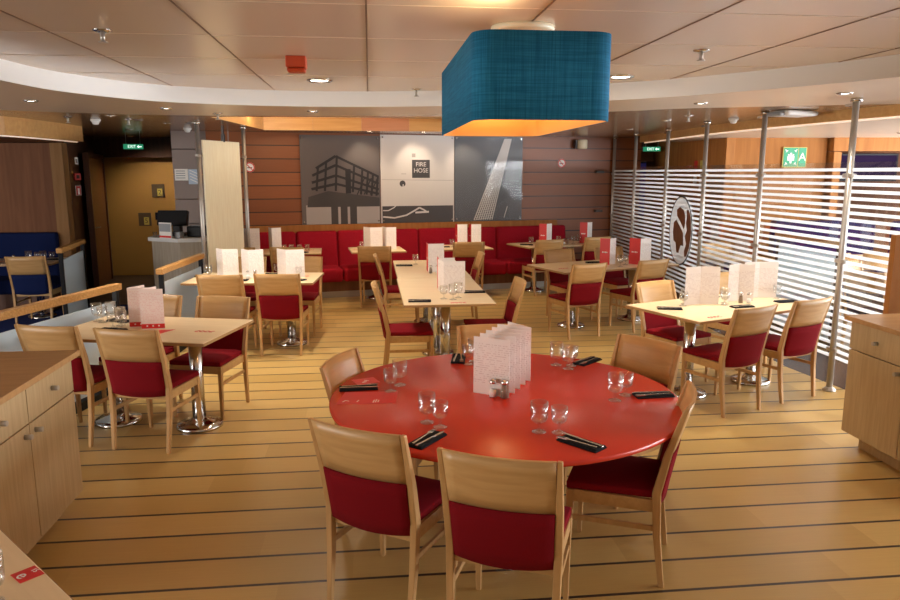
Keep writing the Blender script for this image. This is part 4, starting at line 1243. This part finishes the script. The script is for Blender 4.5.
def napkin():
    t = thing('napkin', '', 'napkin')
    bm = B(); box(bm, (0, 0, .004), (.085, .205, .007)); box(bm, (.003, 0, .0105), (.072, .200, .005)); obj('cloth', bm, 'black_napkin', t, bevel=.003); return t


def fork():
    bm = B()
    prism(bm, [(-.005, -.095), (.005, -.095), (.0035, .0), (.003, .035), (.011, .050), (.011, .062), (-.011, .062), (-.011, .050), (-.003, .035), (-.0035, 0)], 0, .003)
    for k in range(4): box(bm, (-.009 + k * .006, .080, .0015), (.0028, .038, .003))
    o = obj('fork', bm, 'cutlery'); o['category'] = 'fork'; return o


def knife():
    bm = B(); prism(bm, [(-.006, -.10), (.006, -.10), (.005, .01), (.009, .03), (.009, .09), (.004, .108), (-.004, .10), (-.005, .01)], 0, .0035)
    o = obj('knife', bm, 'cutlery'); o['category'] = 'knife'; return o


def setting(x, y, rz, where, cut=True, gt=''):
    z = TZ
    placed('napkin', napkin, 'folded black napkin ' + where, (x, y, z), R(rz), 'black napkins with cutlery', 'napkin')
    if cut:
        c, s = math.cos(R(rz)), math.sin(R(rz))
        placed('fork', fork, 'steel fork on the black napkin ' + where, (x - .018 * c - .008 * s, y - .018 * s + .008 * c, z + .0135), R(rz + 4), 'forks', 'fork')
        placed('knife', knife, 'steel knife on the black napkin ' + where, (x + .018 * c, y + .018 * s, z + .0135), R(rz - 2), 'knives', 'knife')


def wine(x, y, where, big=True):
    placed('big' if big else 'small', goblet(.040, .142) if big else goblet(.037, .122), ('larger' if big else 'smaller') + ' stemmed glass ' + where, (x, y, TZ), 0, 'stemmed glasses', 'glass')


# round table
setting(-.08, 3.765, -87, 'at the left side of the round table')
setting(.225, 2.965, -38, 'by the front left chair of the round table')
setting(.88, 2.85, 38, 'by the front right of the round table')
setting(1.45, 3.47, 92, 'at the right side of the round table')
setting(1.31, 4.17, 130, 'at the back right of the round table')
setting(.53, 4.32, 170, 'at the far side of the round table')
wine(.09, 3.70, 'at left of the round table, front of a pair', False); wine(.145, 3.81, 'at left of the round table, back of a pair')
wine(.245, 3.20, 'in the front left pair on the round table, rear one'); wine(.30, 3.13, 'in the front left pair on the round table, front one', False)
wine(.735, 3.02, 'in the front middle pair on the round table, left one'); wine(.822, 3.00, 'in the front middle pair on the round table, right one', False)
wine(1.225, 3.42, 'in the right pair on the round table, left one'); wine(1.31, 3.50, 'in the right pair on the round table, right one', False)
wine(1.10, 4.12, 'at the back right of the round table, left of three'); wine(1.15, 4.03, 'at the back right of the round table, front of three'); wine(1.19, 4.10, 'at the back right of the round table, right of three', False)
wine(.575, 4.20, 'behind the menus on the round table, left one', False); wine(.62, 4.26, 'behind the menus on the round table, right one')
placed('salt', shaker('salt'), 'glass salt shaker in front of the menus on the round table', (.615, 3.545, TZ), 0, 'salt and pepper shakers', 'shaker')
placed('pepper', shaker('pepper'), 'pepper shaker in front of the menus on the round table', (.670, 3.520, TZ), 0, 'salt and pepper shakers', 'shaker')
t = thing('placemat', 'red paper place mat with white print at left of the round table', 'place mat', (-.02, 3.60, TZ), R(0))
obj('sheet', prism(B(), [(-.17, -.09), (.13, -.10), (.15, .10), (-.13, .11)], 0, .0008), 'menu_red', t)
bm = B()
for mx, my, ln_, a_ in ((-.13, -.045, .03, 60), (-.115, -.04, .025, -30), (.02, -.06, .045, 80), (.032, -.055, .05, 80), (.044, -.06, .035, 80), (-.06, -.05, .03, 70)): box(bm, (mx, my, .0012), (ln_, .005, .0006), R(a_))
obj('printing', bm, 'white_print', t)
t = thing('placemat', 'red paper card behind the napkin at left of the round table', 'place mat', (-.045, 3.90, TZ), R(20)); obj('sheet', prism(B(), [(-.06, -.05), (.07, -.05), (.07, .06), (-.06, .06)], 0, .0008), 'menu_red', t); bm = B()
for mx, my, ln_, a_ in ((0, 0, .04, 30), (.012, .012, .03, -50), (-.01, -.015, .03, 10)): box(bm, (mx, my, .0012), (ln_, .006, .0006), R(a_))
obj('printing', bm, 'white_print', t)


# menus: V-folded cards standing on edge; the fold is at the origin
def menu(kind, a1, a2, w=.155, h=.30):
    def f():
        t = thing('menu_card', '', 'menu')
        for nm, a, m_ in (('page_panel', a1, 'page' if kind != 'pink' else 'page2'), ('cover_panel', a2, 'menu_red' if kind == 'red' else ('page' if kind == 'white' else 'page2'))):
            bm = box(B(), (math.cos(R(a)) * w / 2, math.sin(R(a)) * w / 2, h / 2), (w, .0016, h), R(a)); p_ = obj(nm, bm, m_, t)
            if kind == 'pink':
                c = Vector((math.cos(R(a)), math.sin(R(a)))); n_ = Vector((c.y, -c.x)) * .0012
                if n_.y > 0: n_ = -n_
                obj('red_strip', box(B(), (c.x * w / 2 + n_.x, c.y * w / 2 + n_.y, .022), (w, .0012, .034), R(a)), 'menu_red', p_)
                bm = B()
                for k in range(3): box(bm, (c.x * w * (.25 + .25 * k) + n_.x * 1.8, c.y * w * (.25 + .25 * k) + n_.y * 1.8, .024), (.010, .0008, .010), R(a))
                obj('white_icons', bm, 'white_print', p_)
            if kind == 'red' and nm == 'cover_panel':
                c = Vector((math.cos(R(a)), math.sin(R(a)))); n_ = Vector((c.y, -c.x)) * .0012
                if n_.y > 0: n_ = -n_
                bm = B()
                for k in range(4): box(bm, (c.x * w * (.30 + .14 * k) + n_.x, c.y * w * (.30 + .14 * k) + n_.y, .155), (.014, .0012, .018 if k % 2 else .012), R(a))
                obj('white_lettering', bm, 'white_print', p_)
        return t
    return f


def mcard(kind, x, y, rz, lb, a1=40, a2=140, w=.155, h=.30, g='standing menu cards'):
    placed(('menu', kind, a1, a2, w, h), menu(kind, a1, a2, w, h), lb, (x, y, TZ), R(rz), g, 'menu')


for k, lb in enumerate(('front one showing its full page', 'second of the row', 'third of the row', 'fourth of the row', 'last at the right end')):
    mcard('white', .695 + .044 * k, 3.52 + .072 * k, 0, 'folded white menu standing on the round table, ' + lb, 145, 118, .205, .305, 'menus on the round table')
mcard('pink', -1.70, 5.44, 0, 'pale pink menu with red foot strip on the front left table, right one', 4, 60, .165)
mcard('pink', -1.81, 5.52, 0, 'pale pink menu with red foot strip on the front left table, left one behind', 4, 60, .165)
for x, y, lb in ((-1.63, 8.15, 'left one'), (-1.34, 8.05, 'middle one'), (-.93, 8.02, 'right one')):
    mcard('white', x, y, 0, 'white menu standing on the second left table, ' + lb, 10, 125, .165 if lb != 'right one' else .20, .31)
mcard('white', -1.80, 10.75, 0, 'white menu on the leftmost banquette table, left one', 5, 125, .19, .34); mcard('white', -1.44, 10.8, 0, 'white menu on the leftmost banquette table, right narrower one', 35, 115, .15, .34)
mcard('white', .0, 10.9, 0, 'cream menu on the small banquette table under the railings picture, left', 5, 125, .18, .33); mcard('white', .24, 10.9, 0, 'white menu on the small banquette table under the railings picture, right', 10, 115, .15, .33)
mcard('red', 1.36, 11.25, 0, 'menu with red edge on the table under the sign box picture, left', 8, 95, .16, .34); mcard('red', 1.58, 11.25, 0, 'menu with red edge on the table under the sign box picture, right', 8, 95, .16, .34)
mcard('red', .66, 8.30, 0, 'white menu with red back on the far half of the long middle table', 6, 91, .19, .33); mcard('red', .66, 6.98, 0, 'red-backed white menu behind another on the near half of the long middle table', 6, 90, .16, .32)
mcard('white', .69, 6.80, 0, 'white menu page on the near half of the long middle table, front one', -4, 100, .205, .31)
mcard('red', 2.78, 11.2, 0, 'red and white menu on the rightmost banquette table, left one', 38, 142, .13, .34); mcard('red', 3.52, 11.45, 0, 'red and white menu on the rightmost banquette table, right one', 38, 142, .13, .34)
mcard('red', 2.98, 8.72, 0, 'red and white menu on the right middle table, left one', 38, 142, .13, .33); mcard('red', 3.36, 8.68, 0, 'red and white menu on the right middle table, right one', 15, 128, .16, .33)
mcard('white', 2.88, 5.99, 0, 'open menu on the front right table, left one with large pages', -12, 196, .165, .335); mcard('white', 3.30, 6.11, 0, 'open menu on the front right table, middle one', -20, 200, .13, .335); mcard('white', 3.57, 6.25, 0, 'open menu on the front right table, right one next to glass', -8, 192, .17, .335)
mcard('pink', -4.92, 9.75, 0, 'pale menu with red foot strip on the table by the blue banquette', 4, 60, .165)
# front left table
wine(-2.14, 5.80, 'at the rail end of front left table, rear left'); wine(-2.08, 5.74, 'at the rail end of front left table, rear middle', False); wine(-2.05, 5.84, 'at the rail end of front left table, rear right')
wine(-1.93, 5.52, 'beside menus on front left table, left', False); wine(-1.85, 5.47, 'beside menus on front left table, right'); wine(-1.90, 5.60, 'beside menus on front left table, back')
placed('pepper', shaker('pepper'), 'pepper shaker among the glasses on the front left table', (-2.0, 5.86, TZ), 0, 'salt and pepper shakers', 'shaker')
setting(-1.96, 5.76, 60, 'behind the glasses on the front left table', False); setting(-1.90, 5.42, 70, 'in front of the glasses on the front left table', False)
t = thing('paper_mat', 'red triangular paper under the pink menus on the front left table', 'paper', (-1.57, 5.36, TZ), 0); obj('sheet', prism(B(), [(-.12, .03), (.12, .05), (.02, -.13)], 0, .001), 'menu_red', t)
# second left
placed('salt', shaker('salt'), 'salt shaker before the middle menu on the second left table', (-1.34, 7.98, TZ), 0, 'salt and pepper shakers', 'shaker'); placed('pepper', shaker('pepper'), 'pepper shaker before the middle menu on the second left table', (-1.26, 7.98, TZ), 0, 'salt and pepper shakers', 'shaker')
setting(-1.42, 7.86, 80, 'between chairs on near side of second left table'); setting(-.80, 7.84, 60, 'at the near right corner of the second left table'); setting(-1.10, 8.30, 80, 'on far side of the second left table', False); setting(-1.85, 8.2, 80, 'at the rail end of second left table', False)
wine(-1.06, 8.25, 'between menus on second left table', False); wine(-1.78, 8.1, 'left of menus on second left table'); wine(-.80, 8.05, 'before the right menu on second left table', False)
# leftmost banquette table
for k, x in enumerate((-1.26, -1.16, -1.04, -.93)):
    placed('tumbler', tumbler, 'straight clear tumbler on the leftmost banquette table, ' + ('first', 'second', 'third', 'fourth')[k] + ' from left', (x, 10.72 + .03 * (k % 2), TZ), 0, 'row of tumblers', 'glass')
wine(-2.0, 10.6, 'left of menus on leftmost banquette table', False); setting(-1.0, 10.58, 60, 'on leftmost banquette table in front of the tumblers', False)
# banquette tables
wine(-.13, 10.85, 'on the small banquette table under the railings picture', False); wine(1.26, 11.1, 'on small banquette table under the sign box picture', False); setting(1.12, 11.1, 85, 'on small banquette table under the sign box picture', False)
for k, (x, y) in enumerate(((2.52, 11.15), (2.72, 11.33), (2.99, 11.25), (3.28, 11.42), (3.40, 11.5))): wine(x, y, 'on rightmost banquette table, ' + ('first', 'second', 'third', 'fourth', 'fifth')[k] + ' from left', k % 2 == 0)
placed('salt', shaker('salt'), 'salt shaker on the rightmost banquette table', (3.10, 11.32, TZ), 0, 'salt and pepper shakers', 'shaker'); placed('pepper', shaker('pepper'), 'pepper shaker on the rightmost banquette table', (3.17, 11.35, TZ), 0, 'salt and pepper shakers', 'shaker')
setting(2.48, 11.3, 80, 'at the left end of rightmost banquette table', False)
# long middle table
setting(.41, 8.9, 88, 'at the far left of the long middle table'); setting(.43, 6.38, 86, 'at the near left corner of the long middle table'); setting(.99, 6.82, 88, 'at the right side of the long middle table')
wine(.56, 9.05, 'at the far end of the long middle table, left of menu', False); wine(.85, 8.45, 'right of the far menu on the long middle table', False)
wine(.66, 6.50, 'before the near menu on the long middle table, left', False); wine(.74, 6.45, 'before the near menu on the long middle table, right'); wine(.80, 6.55, 'before the near menu on the long middle table, back')
placed('pepper', shaker('pepper'), 'pepper shaker before the far menu on the long middle table', (.68, 8.18, TZ), 0, 'salt and pepper shakers', 'shaker'); placed('salt', shaker('salt'), 'salt shaker before the far menu on the long middle table', (.76, 8.20, TZ), 0, 'salt and pepper shakers', 'shaker')
# right middle table
for k, (x, y) in enumerate(((3.06, 8.55), (3.18, 8.70), (3.60, 9.0), (3.05, 8.9))): wine(x, y, 'on the right middle table, ' + ('in front between the red menus', 'right between the red menus', 'at its glass partition end', 'behind the red menus')[k], k % 2 == 0)
setting(2.85, 8.95, 100, 'left of menus on the right middle table', False)
# front right table
setting(2.52, 5.78, 75, 'at the left end of the front right table'); setting(3.18, 5.80, 100, 'at the near middle of the front right table'); setting(3.12, 6.32, 100, 'on far side of the front right table', False); setting(3.70, 6.0, 100, 'at the right end of the front right table', False)
for k, (x, y) in enumerate(((2.70, 5.92), (2.75, 6.0), (3.08, 5.92), (3.12, 6.0), (3.72, 6.18))): wine(x, y, 'on the front right table, ' + ('left of the left menu, front', 'left of the left menu, back', 'between menus, front', 'between menus, back', 'right end by the glass')[k], k % 2 == 1)
placed('pepper', shaker('pepper'), 'pepper shaker before the middle menu on the front right table', (3.26, 5.98, TZ), 0, 'salt and pepper shakers', 'shaker'); placed('salt', shaker('salt'), 'salt shaker before the middle menu on the front right table', (3.33, 5.97, TZ), 0, 'salt and pepper shakers', 'shaker')
# blue area
for k in range(4): wine(-4.42 + .09 * k, 9.85 + .05 * (k % 2), 'on the table by the blue banquette, ' + ('first', 'second', 'third', 'fourth')[k] + ' from left', k % 2 == 0)
placed('salt', shaker('salt'), 'salt shaker on the table by the blue banquette', (-4.58, 9.8, TZ), 0, 'salt and pepper shakers', 'shaker'); setting(-4.18, 10.05, 85, 'on the table by the blue banquette', False)
# bottom left table
t = thing('table_card', 'square red card with white symbol on the bottom left table', 'card', (-1.008, 2.04, TZ), R(-45))
obj('sheet', box(B(), (0, 0, .0006), (.068, .066, .0012)), 'menu_red', t)
text('lettering', 'e', .055, 'white_print', t, (-.003, -.012, .0016), (0, 0, R(15)), .0003); text('lettering', '15', .022, 'white_print', t, (-.005, .022, .0016), (0, 0, R(10)), .0003)
wine(-1.04, 1.90, 'standing on the bottom left table corner')
